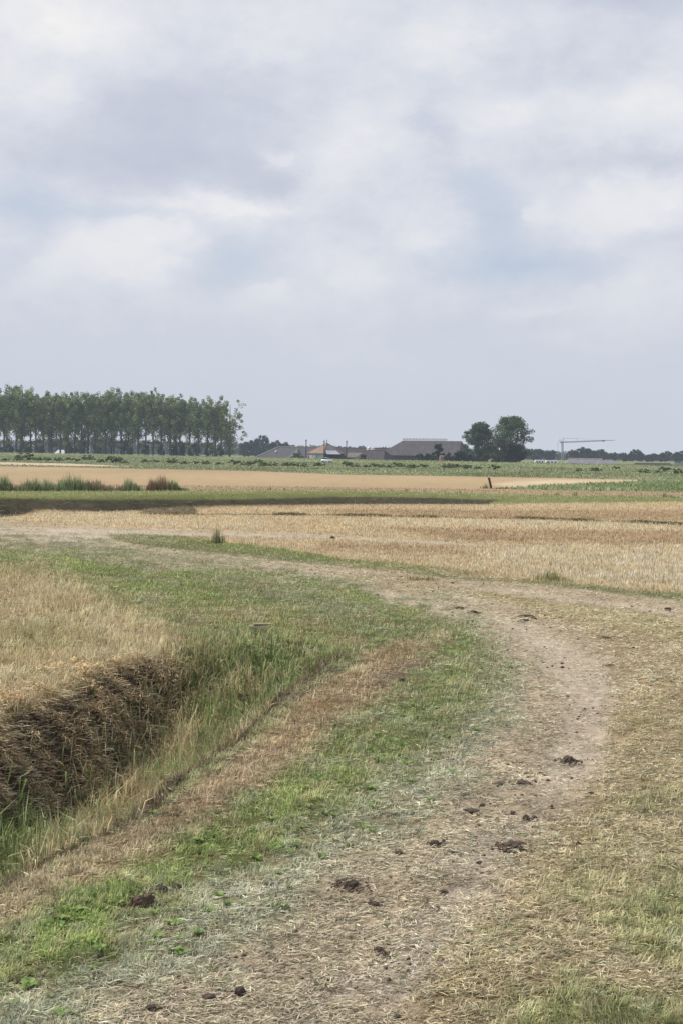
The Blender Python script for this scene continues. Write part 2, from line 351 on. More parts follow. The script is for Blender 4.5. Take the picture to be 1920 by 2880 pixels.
# ------------------------------------------------------------------ mesh helpers
def mesh_np(name, V, F4=None, F3=None, mat=None, col=None, parent=None, smooth=False, loc=None):
    me = bpy.data.meshes.new(name)
    V = np.asarray(V, np.float32)
    parts = []; cnt = []
    if F4 is not None and len(F4): parts.append(np.asarray(F4).reshape(-1)); cnt.append(np.full(len(F4), 4))
    if F3 is not None and len(F3): parts.append(np.asarray(F3).reshape(-1)); cnt.append(np.full(len(F3), 3))
    lv = np.concatenate(parts).astype(np.int32); cnt = np.concatenate(cnt).astype(np.int32)
    me.vertices.add(len(V)); me.vertices.foreach_set('co', V.reshape(-1))
    me.loops.add(len(lv)); me.loops.foreach_set('vertex_index', lv)
    me.polygons.add(len(cnt))
    st = np.concatenate([[0], np.cumsum(cnt)[:-1]]).astype(np.int32)
    me.polygons.foreach_set('loop_start', st); me.polygons.foreach_set('loop_total', cnt)
    me.update(calc_edges=True)
    if smooth: me.polygons.foreach_set('use_smooth', np.ones(len(cnt), bool))
    if col is not None:
        at_ = me.color_attributes.new('Col', 'FLOAT_COLOR', 'POINT')
        c4 = np.ones((len(V), 4), np.float32); c4[:, :3] = col
        at_.data.foreach_set('color', c4.reshape(-1))
    if mat: me.materials.append(mat)
    o = bpy.data.objects.new(name, me); COL.objects.link(o)
    if parent is not None: o.parent = parent
    if loc is not None: o.location = loc
    return o

def tag(o, label=None, cat=None, group=None, kind=None):
    if label: o['label'] = label
    if cat: o['category'] = cat
    if group: o['group'] = group
    if kind: o['kind'] = kind
    return o

def thing(name, label, cat, loc=(0, 0, 0), rz=0, group=None):
    o = bpy.data.objects.new(name, None); COL.objects.link(o)
    o.location = tuple(float(v) for v in loc); o.rotation_euler = (0, 0, rz); o.empty_display_size = .1
    return tag(o, label, cat, group)

def dup(o, parent=None):
    c = o.copy(); COL.objects.link(c)
    if parent is not None: c.parent = parent
    for ch in list(o.children): dup(ch, c)
    return c

class MB:
    """collects polygons; build() links them as one mesh"""
    def __init__(s): s.v = []; s.f = []
    def quad(s, *p):
        i = len(s.v); s.v += [tuple(map(float, q)) for q in p]; s.f.append(tuple(range(i, i + len(p))))
    def box(s, c, d, rz=0):
        cx, cy, cz = c; hx, hy, hz = d[0] / 2, d[1] / 2, d[2] / 2
        ca, sa = math.cos(rz), math.sin(rz); i = len(s.v)
        for z in (-hz, hz):
            for x, y in ((-hx, -hy), (hx, -hy), (hx, hy), (-hx, hy)):
                s.v.append((cx + x * ca - y * sa, cy + x * sa + y * ca, cz + z))
        s.f += [(i + 3, i + 2, i + 1, i), (i + 4, i + 5, i + 6, i + 7), (i, i + 1, i + 5, i + 4), (i + 1, i + 2, i + 6, i + 5), (i + 2, i + 3, i + 7, i + 6), (i + 3, i, i + 4, i + 7)]
    def tube(s, pts, rad, n=6, cap=True):
        pts = [np.array(p, float) for p in pts]
        if isinstance(rad, (int, float)): rad = [rad] * len(pts)
        i0 = len(s.v)
        for k, p in enumerate(pts):
            t = pts[min(k + 1, len(pts) - 1)] - pts[max(k - 1, 0)]; t = t / (np.linalg.norm(t) + 1e-9)
            a = np.cross(t, (0, 0, 1) if abs(t[2]) < .9 else (1, 0, 0)); a /= np.linalg.norm(a); b = np.cross(t, a)
            for j in range(n):
                an = 2 * math.pi * j / n; q = p + rad[k] * (a * math.cos(an) + b * math.sin(an)); s.v.append(tuple(q))
        for k in range(len(pts) - 1):
            for j in range(n):
                s.f.append((i0 + k * n + j, i0 + k * n + (j + 1) % n, i0 + (k + 1) * n + (j + 1) % n, i0 + (k + 1) * n + j))
        if cap:
            s.f.append(tuple(i0 + j for j in range(n))[::-1]); e = i0 + (len(pts) - 1) * n; s.f.append(tuple(e + j for j in range(n)))
    def build(s, name, mat, parent=None, smooth=False):
        me = bpy.data.meshes.new(name); me.from_pydata(s.v, [], s.f); me.update()
        if smooth: me.polygons.foreach_set('use_smooth', np.ones(len(me.polygons), bool))
        me.materials.append(mat)
        o = bpy.data.objects.new(name, me); COL.objects.link(o)
        if parent is not None: o.parent = parent
        return o

# ------------------------------------------------------------------ ground sheet
def build_ground():
    step = math.radians(.085)
    a_mid = np.arange(-math.radians(20), math.radians(20) + step, step)
    a_l = np.linspace(-math.pi, -math.radians(20), 90)[:-1]; a_r = np.linspace(math.radians(20) + step * 1.5, math.pi, 90)
    az = np.concatenate([a_l, a_mid, a_r])
    lr = np.concatenate([np.linspace(math.log(.3), math.log(10), 20)[:-1], np.arange(math.log(10), math.log(45), .0042), np.arange(math.log(45), math.log(96), .007), np.arange(math.log(96), math.log(150), .0018), np.arange(math.log(150), math.log(180), .006), np.arange(math.log(180), math.log(1000), .012), np.linspace(math.log(1000), math.log(14000), 24)])
    r = np.exp(lr); nr, na = len(r), len(az)
    RR, AA = np.meshgrid(r, az, indexing='ij')
    x = (RR * np.sin(AA)).ravel(); y = (RR * np.cos(AA)).ravel()
    z = height(x, y)
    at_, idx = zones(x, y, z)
    # low ruts where the earth is bare
    bare = 1 - np.clip((at_[:, 9] - .34) / .4, 0, 1)
    near = np.hypot(x, y) < 90
    z = z - near * bare * .05
    col = at_[:, :3].copy()
    n = fbm(x * .8, y * .8, 4, 61)[:, None]
    col *= .86 + .28 * n
    big = fbm(x * .03, y * .012, 3, 62)[:, None]
    col = np.where((np.hypot(x, y) > 90)[:, None], col * (.84 + .32 * big), col)
    V = np.stack([x, y, z], 1)
    i = np.arange(nr - 1)[:, None] * na + np.arange(na - 1)[None]
    Fq = np.stack([i, i + 1, i + 1 + na, i + na], -1).reshape(-1, 4)[:, ::-1]
    fi = idx[Fq[:, 0]]
    # clean up: cells outside the looked-at sector belong to the verge / meadow
    cx = V[Fq[:, 0], 0]; cy = V[Fq[:, 0], 1]
    tt, dep = ditch_t(cx, cy)
    names = ZN + ['ditch']
    fi = np.where((np.abs(tt) < 1.0) & (dep > .35) & (cy > 9), len(ZN), fi)
    for k, nm in enumerate(names):
        f = Fq[fi == k]
        if not len(f): continue
        u, inv = np.unique(f, return_inverse=True)
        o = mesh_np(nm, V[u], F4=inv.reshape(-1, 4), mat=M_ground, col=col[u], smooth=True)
        tag(o, kind='structure')
    # small cap under the camera
build_ground()

# ------------------------------------------------------------------ blades
def blades(P, ang, th1, th2, Ln, Wd, col, name, mat, label, cat, tipdark=None, parent=None, kind='stuff', side=None, loc=None):
    n = len(P)
    h = np.stack([np.cos(ang), np.sin(ang), np.zeros(n)], 1); up = np.array([[0, 0, 1.0]])
    s_ang = ang + math.pi / 2 if side is None else side
    w = np.stack([np.cos(s_ang), np.sin(s_ang), np.zeros(n)], 1) * (Wd / 2)[:, None]
    d1 = up * np.cos(th1)[:, None] + h * np.sin(th1)[:, None]; d2 = up * np.cos(th2)[:, None] + h * np.sin(th2)[:, None]
    # lying straws twist out of the plane a little so that they catch light
    w = w + up * (Wd * .5 * rng.uniform(-1, 1, n) * np.sin(th1))[:, None]
    mid = P + d1 * (Ln * .55)[:, None]; tip = mid + d2 * (Ln * .45)[:, None]
    V = np.empty((n, 5, 3), np.float32)
    V[:, 0] = P - w; V[:, 1] = P + w; V[:, 2] = mid + w * .85; V[:, 3] = mid - w * .85; V[:, 4] = tip
    C = np.repeat(col[:, None, :], 5, 1)
    C[:, :2] *= .6  # blade feet darkened in colour to paint shaded gaps between tufts
    b = np.arange(n)[:, None] * 5
    F4 = b + np.array([[0, 1, 2, 3]]); F3 = b + np.array([[3, 2, 4]])
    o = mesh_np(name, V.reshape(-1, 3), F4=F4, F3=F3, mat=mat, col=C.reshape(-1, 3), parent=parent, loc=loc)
    if kind: tag(o, label, cat, kind=kind)
    return o

def desat(c, k):
    l = (c @ np.array([.25, .65, .10]))[:, None]
    return l * (1 - k) + c * k

def mixcol(at_, n, k=None):
    t = rng.random(n)[:, None] if k is None else k[:, None]
    c = at_[:, 3:6] * (1 - t) + at_[:, 6:9] * t
    c = c * rng.uniform(.55, 1.45, n)[:, None]
    return np.minimum(desat(c, .79) * 1.5, .82)

def scatter(n, d0, d1, powr=.5, am=18):
    # uniform in azimuth; log-distance with density falling off
    u = rng.random(n)
    e0, e1 = d0 ** -powr, d1 ** -powr
    D = (e0 + (e1 - e0) * u) ** (-1 / powr)
    az = np.radians(rng.uniform(-am, am, n))
    return D * np.sin(az), D * np.cos(az)

def vegetation():
    n = 980000
    x, y = scatter(n, 11.5, 190, .45)
    z = height(x, y)
    at_, idx = zones(x, y, z, 20.0)
    tuft = fbm(x * 3.2, y * 3.2, 3, 71)
    patch = fbm(x * .7, y * .7, 3, 72)
    keep = rng.random(n) < at_[:, 9] * np.clip(tuft * 3.0 - .62, .12, 1.2)
    x, y, z, at_, idx, tuft, patch = [v[keep] for v in (x, y, z, at_, idx, tuft, patch)]
    n = len(x); D = np.hypot(x, y)
    lod = np.maximum(D / 16, 1) ** .55
    flat = rng.random(n) < at_[:, 11]
    stub = (ZN.index('stubble_field') == idx) | (ZN.index('field') == idx)
    flat &= ~stub
    P = np.stack([x, y, z - .004], 1)
    colr = mixcol(at_, n, np.clip(rng.random(n) * .8 + (patch - .5) * 1.2 + .1, 0, 1))
    # a few odd coloured ones: dead straw in the green, green in the dry
    colr *= (.62 + .76 * fbm(x * 6, y * 6, 3, 77))[:, None] * (.75 + .5 * fbm(x * 1.6, y * 1.6, 3, 78))[:, None]
    odd = rng.random(n)
    colr[odd < .06] = L((196, 182, 148)) * rng.uniform(.8, 1.15, (odd < .06).sum())[:, None]
    g_in = (odd > .96) & ~stub
    colr[g_in] = L((104, 122, 66)) * rng.uniform(.7, 1.2, g_in.sum())[:, None]
    dk = (odd > .90) & (odd < .955)
    colr[dk] *= .5
    ang = 12 * fbm(x * 2.5, y * 2.5, 2, 79) + rng.normal(0, .9, n)
    # standing grass
    m = ~flat & ~stub
    k = m.sum()
    Ln = at_[m, 10] * rng.uniform(.45, 1.25, k) * lod[m] ** .5 * (.6 + .8 * tuft[m])
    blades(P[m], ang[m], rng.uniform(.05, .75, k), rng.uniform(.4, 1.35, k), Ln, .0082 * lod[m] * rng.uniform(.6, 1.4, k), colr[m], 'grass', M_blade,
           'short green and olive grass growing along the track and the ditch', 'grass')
    # cut clippings lying about
    m = flat; k = m.sum()
    Ln = np.maximum(at_[m, 10], .08) * rng.uniform(.4, 1.6, k) * lod[m] ** .6
    P2 = P[m].copy(); P2[:, 2] += rng.uniform(.004, .035, k) * np.minimum(at_[m, 9], 1)
    a2 = np.where(rng.random(k) < .5, ang[m], rng.normal(0.3, .6, k))
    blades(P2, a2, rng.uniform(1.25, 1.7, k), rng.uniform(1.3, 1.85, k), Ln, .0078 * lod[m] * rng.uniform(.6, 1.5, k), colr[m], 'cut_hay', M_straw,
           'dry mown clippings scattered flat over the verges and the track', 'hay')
    # stubble
    m = stub; k = m.sum()
    Ln = at_[m, 10] * rng.uniform(.5, 1.25, k) * lod[m] ** .25
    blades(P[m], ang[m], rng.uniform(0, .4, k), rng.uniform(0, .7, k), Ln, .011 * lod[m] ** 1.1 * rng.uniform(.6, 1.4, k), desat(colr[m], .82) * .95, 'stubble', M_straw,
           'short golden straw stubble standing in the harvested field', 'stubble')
    # far grass and stubble, coarser with the distance
    n = 110000
    x, y = scatter(n, 185, 900, .3)
    tt = (25.5 * y + 31.25 * x - 16000) / 40.3
    z = height(x, y); at_, idx = zones(x, y, z)
    mead = idx == ZN.index('meadow')
    keep = mead & (tt < 25) & (rng.random(n) < .3 + .9 * fbm(x * .04, y * .02, 3, 75))
    x, y, z, at_ = x[keep], y[keep], z[keep], at_[keep]; n = len(x); D = np.hypot(x, y)
    patch = fbm(x * .06, y * .03, 3, 76)
    c = mixcol(at_, n, np.clip(patch * 1.6 - .3 + rng.uniform(-.2, .2, n), 0, 1)) * (.7 + .5 * patch[:, None])
    blades(np.stack([x, y, z - .02], 1), rng.uniform(0, 6.28, n), rng.uniform(0, .5, n), rng.uniform(.2, 1.0, n), .32 * rng.uniform(.5, 1.5, n) * (.5 + patch), D * .0007 * rng.uniform(.6, 1.6, n), c,
           'meadow_grass', M_blade, 'long rough green grass on the low dike below the farm', 'grass')
vegetation()

# hay pulled over the shaded ditch bank: thick bundles combed down the slope
def bank_hay():
    n = 60000
    y = rng.uniform(12, 35.5, n); 
    e1 = np.interp(y, E1[:, 1], E1[:, 0]); e2 = np.interp(y, E2[:, 1], E2[:, 0]); c = (e1 + e2) / 2; w = (e1 - e2) / 2
    t = np.concatenate([rng.uniform(-1.05, -.05, n - n // 6), rng.normal(-1.15, .18, n // 6)]); x = c + t * w
    # ragged wisps: clumps along the fall line
    cl = fbm(x * 2.2 + y * .5, y * 3.4, 3, 81)
    keep = rng.random(n) < np.clip(cl * 5 - 2.0, 0.06, 1) * (rng.random(n) < ss(34.0, 32.0, y))
    x, y, cl = x[keep], y[keep], cl[keep]; n = len(x)
    z = height(x, y) + .02 + .6 * np.clip(cl - .42, 0, .3) + rng.uniform(0, .05, n)
    ang = -.7 + 2.2 * (fbm(x * 2.5, y * 2.5, 2, 83) - .5) + rng.normal(0, .9, n)            # falls towards the ditch bottom
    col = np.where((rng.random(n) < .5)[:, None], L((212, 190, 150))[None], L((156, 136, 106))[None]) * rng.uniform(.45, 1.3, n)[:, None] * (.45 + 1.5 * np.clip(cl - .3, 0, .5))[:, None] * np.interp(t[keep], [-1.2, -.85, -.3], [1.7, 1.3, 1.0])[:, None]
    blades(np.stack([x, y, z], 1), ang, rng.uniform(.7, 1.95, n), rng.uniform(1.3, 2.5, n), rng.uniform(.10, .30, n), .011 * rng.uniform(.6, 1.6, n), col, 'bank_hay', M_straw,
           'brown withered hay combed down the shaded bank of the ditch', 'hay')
bank_hay()

# ------------------------------------------------------------------ reeds and tall grass in the ditch
def patch_blades(specs):
    Ps, an, t1, t2, Ln, Wd, cs = [], [], [], [], [], [], []
    for (px, py, z0, rx, ry, n, h, w, cols, lean) in specs:
        c = at(px, py, z0)
        x = c[0] + rng.normal(0, rx, n); y = c[1] + rng.normal(0, ry, n)
        Ps.append(np.stack([x, y, height(x, y) - .01], 1)); an.append(14 * fbm(x * 1.4, y * 1.4, 2, 104) + rng.normal(0, .9, n))
        t1.append(np.abs(rng.normal(.3, lean * .5, n))); t2.append(np.abs(rng.normal(1.0, lean, n)))
        Ln.append(h * rng.uniform(.5, 1.15, n)); Wd.append(w * rng.uniform(.6, 1.4, n))
        ci = rng.integers(0, len(cols), n); cs.append(1.1 * np.array([L(c_) for c_ in cols])[ci] * rng.uniform(.7, 1.3, n)[:, None])
    return [np.concatenate(v) for v in (Ps, an, t1, t2, Ln, Wd, cs)]
GR = [(108, 126, 70), (134, 150, 92), (176, 184, 140), (92, 106, 60)]
DR = [(182, 164, 126), (158, 140, 104), (206, 192, 156), (140, 142, 98), (130, 112, 84)]
MIX = GR + DR
tall = [
 # px, py, z of root, spread x, y, count, height, width, colours, lean
 (20, 2480, -1.2, .35, 1.0, 1500, .85, .028, GR, .8), (20, 2420, -1.5, .4, 1.0, 900, 1.0, .032, GR, .8), (80, 2420, -1.4, .35, .9, 1100, .85, .026, GR + [(170, 152, 108)], .6), (-60, 2500, -1.2, .5, 1.2, 1000, .8, .024, GR, .6),
 (140, 2440, -1.5, .35, .7, 1500, .8, .012, DR, .45), (220, 2390, -1.5, .35, .7, 1500, .8, .012, DR, .45), (310, 2330, -1.4, .38, .8, 1800, .8, .012, DR, .45), (390, 2270, -1.4, .38, .8, 1800, .78, .012, DR, .45),
 (460, 2205, -1.4, .38, .9, 1800, .75, .012, DR, .45), (530, 2130, -1.4, .42, 1.0, 1800, .72, .013, DR + [(128, 148, 98)], .5), (600, 2060, -1.3, .45, 1.0, 1700, .7, .014, MIX, .55),
 (270, 2250, -1.7, .3, .9, 160, .9, .022, MIX, .6), (380, 2150, -1.7, .3, .9, 160, .85, .020, MIX, .6), (450, 2080, -1.6, .3, .8, 300, .6, .016, DR, .6),
 (650, 1990, -1.0, .5, 1.1, 900, .6, .022, MIX, .9), (700, 1940, -.7, .5, 1.1, 800, .55, .026, GR, 1.0), (740, 1900, -.4, .5, 1.0, 600, .5, .024, GR, 1.0), (560, 1990, -1.2, .4, .9, 900, .55, .014, MIX, .7),
 (640, 1880, -.5, .6, 1.2, 900, .36, .016, MIX, .8), (560, 1860, -.3, .5, 1.2, 700, .32, .013, DR, .7), (850, 1840, -.1, .7, 1.0, 700, .28, .014, MIX, .7),
 (640, 2010, -1.0, .5, 1.1, 110, .8, .05, GR, 1.0), (700, 1950, -.7, .5, 1.0, 130, .75, .05, GR, 1.0), (640, 1900, -.5, .6, 1.0, 60, .6, .04, GR, 1.0), (40, 2440, -1.4, .4, 1.0, 120, .95, .045, GR, .9), (330, 2250, -1.6, .4, .8, 36, .9, .04, MIX, .9), (800, 1900, -.3, .5, .8, 40, .5, .045, GR, 1.1), (470, 2120, -1.5, .4, .8, 50, .7, .04, MIX, 1.0),
 (1040, 1770, 0, 1.0, 1.2, 500, .2, .012, GR, .6), (930, 1760, 0, .8, 1.2, 400, .2, .012, MIX, .6), (760, 1740, 0, 1.2, 1.2, 500, .22, .012, MIX, .6), (500, 1720, 0, 1.4, 1.5, 600, .24, .013, DR, .6),
]
p = patch_blades(tall)
n = 26000; y = rng.uniform(13.5, 34, n); t = rng.uniform(-.3, 1, n); e1 = np.interp(y, E1[:, 1], E1[:, 0]); e2 = np.interp(y, E2[:, 1], E2[:, 0]); x = (e1 + e2) / 2 + t * (e1 - e2) / 2
cl = fbm(x * 1.5, y * 1.5, 3, 101); t = np.where(t > .45 + .75 * fbm(y * 1.6, y * 0, 2, 111), -.1, t); x = (e1 + e2) / 2 + t * (e1 - e2) / 2; k = rng.random(n) < np.clip(cl * 5 - 2.0, .03, 1) * np.interp(t, [-.3, .1, .9], [.25, .9, 1.0]); x, y, t, cl = x[k], y[k], t[k], cl[k]; n = len(x)
gm = fbm(x * .9, y * .9, 2, 102) + .12 * ss(25, 30, y) + .15 * ss(18, 15, y)
c = np.where((rng.random(n) < np.clip(gm * 3 - 1.35, .08, .9))[:, None], L((136, 154, 102))[None], L((194, 178, 142))[None]) * rng.uniform(.4, 1.45, n)[:, None] * 1.2
hh = np.interp(t, [-.3, .3, .74], [.80, .72, .40]) * rng.uniform(.4, 1.2, n) * (.3 + 1.4 * cl)
q = [np.stack([x, y, height(x, y) - .01], 1), 14 * fbm(x * 1.6, y * 1.6, 2, 103) + rng.normal(0, .8, n), np.abs(rng.normal(.4, .3, n)), np.abs(rng.normal(1.1, .6, n)), hh, .012 * rng.uniform(.6, 1.5, n), c]
p = [np.concatenate([a_, b_]) for a_, b_ in zip(p, q)]
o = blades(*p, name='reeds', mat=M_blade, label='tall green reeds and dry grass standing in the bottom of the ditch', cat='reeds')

# broad-leaved weeds in the verge
def weeds():
    n = 5200
    x, y = scatter(n, 12, 45, .6, 16); z = height(x, y); at_, idx = zones(x, y, z)
    g = (at_[:, 4] - at_[:, 3])             # greener ground grows more of them
    cl = fbm(x * 1.1, y * 1.1, 3, 91)
    keep = rng.random(n) < np.clip(g * 6 + .02, 0, 1) * np.clip(cl * 3 - .9, 0, 1)
    x, y, z = x[keep], y[keep], z[keep]
    # rosettes of 5 leaves
    k = 5; n = len(x) * k
    X = np.repeat(x, k); Y = np.repeat(y, k); Z = np.repeat(z, k) + .02
    ang = np.tile(np.arange(k) * 6.28 / k, len(x)) + rng.uniform(-.4, .4, n)
    sz = np.repeat(rng.uniform(.05, .12, len(x)), k)
    col = L((122, 146, 84))[None] * rng.uniform(.7, 1.45, n)[:, None] + np.array([.02, .02, 0]) * rng.random((n, 1))
    blades(np.stack([X, Y, Z], 1), ang, rng.uniform(.7, 1.2, n), rng.uniform(1.3, 1.9, n), sz * 1.1, sz * .55, col, 'weeds', M_blade, 'small broad leaved weeds growing low in the green verge', 'weeds')
weeds()

# ------------------------------------------------------------------ soil clods
M_soil = solid('soil', (84, 70, 58), .95, .4, 22, haze=0, bump=.02)
M_soil2 = solid('dark_soil', (74, 64, 56), .95, .4, 26, haze=0, bump=.02)
CR = []
def clod(px, py, wpx, hfrac, label, name='soil_clod', group=None, mat=None, crumbs=10, cat='soil clod'):
    c = at(px, py); c[2] = float(height(c[0], c[1])) + .03; D = c[1]
    R = wpx * D / F / 2 * .95
    t = thing(name, label, cat, c, rng.uniform(0, 6), group)
    # lumpy heap: many overlapping faceted crumbs on a low mound
    import bmesh
    bm = bmesh.new()
    bmesh.ops.create_icosphere(bm, subdivisions=4, radius=1)
    sx, sy = R, R * rng.uniform(.6, .9); sd = int(rng.integers(1000))
    for v in bm.verts:
        a = np.array(v.co)
        nn = .5 + .75 * fbm(a[0] * 1.6 + sd, a[1] * 1.6 + a[2] * 1.1, 3, sd) + .38 * (fbm(a[0] * 6 + sd, a[1] * 6 + a[2] * 5, 2, sd + 9) - .5)
        v.co = (a[0] * sx * nn, a[1] * sy * nn, max(a[2], -.25) * R * hfrac * 1.35 * nn)
    me = bpy.data.meshes.new('lump'); bm.to_mesh(me); bm.free(); me.materials.append(mat or M_soil)
    o = bpy.data.objects.new('lump', me); COL.objects.link(o); o.parent = t
    CR.append((c[0], c[1], R, crumbs))
    return t
G = 'dark soil clods lying on the track and its verges'
clod(404, 2550, 84, .55, 'largest brown molehill on the green verge at lower left', 'molehill', G, crumbs=34, cat='molehill')
clod(456, 2508, 60, .45, 'flatter dark molehill just behind the largest one on the green verge', 'molehill', G, M_soil2, 26, 'molehill')
clod(500, 2500, 40, .5, 'small dark soil lump right of the flat molehill on the green verge', 'molehill', G, M_soil2, 18, 'molehill')
clod(282, 2700, 32, .7, 'round black clod alone in the green verge near the lower left corner', group=G, mat=M_soil2)
clod(676, 2806, 44, .6, 'upright black clod at the bottom of the picture in grey clippings', group=G, mat=M_soil2, crumbs=20)
clod(590, 2816, 44, .25, 'flat crumbled earth left of the upright black clod at the bottom', group=G, mat=M_soil2, crumbs=30)
clod(425, 2845, 36, .3, 'low dark clod nearest the bottom left in the clippings', group=G, mat=M_soil2)
clod(985, 2492, 62, .35, 'wide dark clod in brown clippings at the left edge of the track', group=G, mat=M_soil2, crumbs=26)
clod(1049, 2542, 40, .3, 'low dark clod just below the wide one at the left edge of the track', group=G, mat=M_soil2)
clod(1440, 2382, 64, .3, 'wide black clod in the middle of the bare lane of the track', group=G, mat=M_soil2, crumbs=30)
clod(1597, 2135, 44, .35, 'dark clod standing where the bare lane of the track curves', group=G, mat=M_soil2, crumbs=20)
clod(1624, 2378, 18, .7, 'small round dark clod alone in yellow hay right of the track', group=G, mat=M_soil2)
clod(1067, 2670, 34, .4, 'dark clod on bare earth low in the track', group=G, mat=M_soil2)
clod(1130, 1917, 24, .5, 'black clod on the brown soil patch beside the end of the ditch', group=G, mat=M_soil2)
clod(1179, 2000, 26, .3, 'grey clod in the green verge right of the brown ditch lip', group=G)
clod(1115, 2868, 26, .35, 'dark clod at the very bottom edge on the bare track', group=G, mat=M_soil2)
for px, py, w, h in ((1120, 2401, 26, .4), (1220, 2378, 36, .35), (1246, 2375, 18, .4), (1478, 2304, 22, .4), (1502, 2306, 20, .4), (1440, 2292, 20, .3), (1327, 2288, 40, .18), (1471, 2203, 50, .14), (1400, 2208, 34, .14),
                     (1811, 2288, 34, .22), (1246, 2511, 22, .3), (1310, 2286, 22, .2), (1550, 2274, 14, .4), (1355, 2268, 22, .2), (1305, 2245, 30, .2), (1720, 2200, 26, .2), (1660, 2238, 20, .2), (1230, 2560, 14, .4),
                     (1702, 1796, 26, .22), (1714, 1873, 20, .25), (1481, 1733, 30, .2), (1330, 1724, 22, .2), (1290, 1712, 26, .18), (1199, 1631, 12, .5), (1475, 1748, 24, .2), (1500, 1740, 18, .3), (1877, 1712, 22, .25), (1270, 1640, 10, .3), (1060, 1676, 22, .15), (860, 1640, 20, .15)):
    clod(px, py, w, h, 'small dark clod of earth lying among the dry clippings of the track', group='small earth clods on the track', mat=M_soil2, crumbs=8)
clod(935, 1515, 16, .6, 'single dark clod far up on the pale side track in the stubble', group=G, mat=M_soil2, crumbs=4)

def soil_crumbs():
    P = []; r = []
    for cx, cy, R, k in CR:
        k *= 9; a = rng.uniform(0, 6.28, k); rr = R * rng.uniform(.3, 2.4, k) * rng.uniform(.4, 1, k)
        P.append(np.stack([cx + np.cos(a) * rr, cy + np.sin(a) * rr], 1)); r.append(rng.uniform(.04, .26, k) * R)
    n = 9000; x, y = scatter(n, 12, 60, .6, 17); z = height(x, y); a_, idx = zones(x, y, z)
    bare = np.clip((a_[:, 0] - a_[:, 1]) * 14 - .02, 0, 1) * np.clip(fbm(x * .8, y * .8, 3, 97) * 5 - 2.2, 0, 1)
    k = (rng.random(n) < bare * .8) & (idx != ZN.index('stubble_field')); P.append(np.stack([x[k], y[k]], 1)); r.append(rng.uniform(.006, .028, k.sum()) * np.maximum(y[k] / 18, 1) ** .5)
    P = np.concatenate(P); r = np.concatenate(r); n = len(r); z = height(P[:, 0], P[:, 1]) + r * .3
    o8 = np.array([[1, 0, 0], [0, 1, 0], [-1, 0, 0], [0, -1, 0], [0, 0, 1], [0, 0, -1]], float)
    V = np.stack([P[:, 0], P[:, 1], z], 1)[:, None] + o8[None] * r[:, None, None] * rng.uniform(.5, 1.5, (n, 6, 1)) * np.array([1.3, 1, .7])
    f = np.array([[0, 1, 4], [1, 2, 4], [2, 3, 4], [3, 0, 4], [1, 0, 5], [2, 1, 5], [3, 2, 5], [0, 3, 5]])
    tag(mesh_np('soil_crumbs', V.reshape(-1, 3), F3=(np.arange(n)[:, None, None] * 6 + f[None]).reshape(-1, 3), mat=M_soil), 'small crumbs of dark earth scattered over the track and around the clods', 'soil', kind='stuff')
soil_crumbs()

# straw stalks lying about, longer and paler
def straws():
    n = 380
    x, y = scatter(n, 12, 40, .8, 16); t, dep = ditch_t(x, y); k = (np.abs(t) > 1.1) | (dep < .2); x, y = x[k], y[k]; n = len(x)
    z = height(x, y) + .03
    blades(np.stack([x, y, z], 1), rng.uniform(0, 6.28, n), rng.uniform(1.35, 1.6, n), rng.uniform(1.35, 1.8, n), rng.uniform(.1, .3, n), np.full(n, .007), L((206, 194, 160))[None] * rng.uniform(.8, 1.15, (n, 1)), 'straw', M_straw,
           'long pale straws dropped on the track and clippings', 'straw')
straws()

# ------------------------------------------------------------------ windrow in the stubble
def windrow():
    pts = [(400, 1446), (550, 1447), (760, 1448), (960, 1450), (1160, 1455), (1330, 1458), (1500, 1460), (1650, 1466), (1800, 1471), (2000, 1480)]
    W = np.array([at(*q) for q in pts])
    n = 16000
    u = rng.random(n); x = np.interp(u, np.linspace(0, 1, len(W)), W[:, 0]); y = np.interp(u, np.linspace(0, 1, len(W)), W[:, 1])
    dn = fbm(x * .5, y * 0 + 3, 3, 95)
    k = rng.random(n) < np.clip(dn * 4 - 1.5, .10, 1); x, y, dn = x[k], y[k], dn[k]; n = len(x)
    y = y + rng.normal(0, .45, n); x = x + rng.normal(0, .1, n)
    z = height(x, y) + rng.uniform(0, .12, n) * np.clip(dn * 3 - .9, .2, 1.0)
    c = np.where((rng.random(n) < .6)[:, None], L((130, 116, 84))[None], L((116, 118, 78))[None]) * rng.uniform(.6, 1.5, n)[:, None]
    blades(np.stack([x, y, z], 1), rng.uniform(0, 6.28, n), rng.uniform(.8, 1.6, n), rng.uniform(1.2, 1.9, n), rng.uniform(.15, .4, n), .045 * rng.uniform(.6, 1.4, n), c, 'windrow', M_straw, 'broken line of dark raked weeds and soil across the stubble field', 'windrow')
windrow()

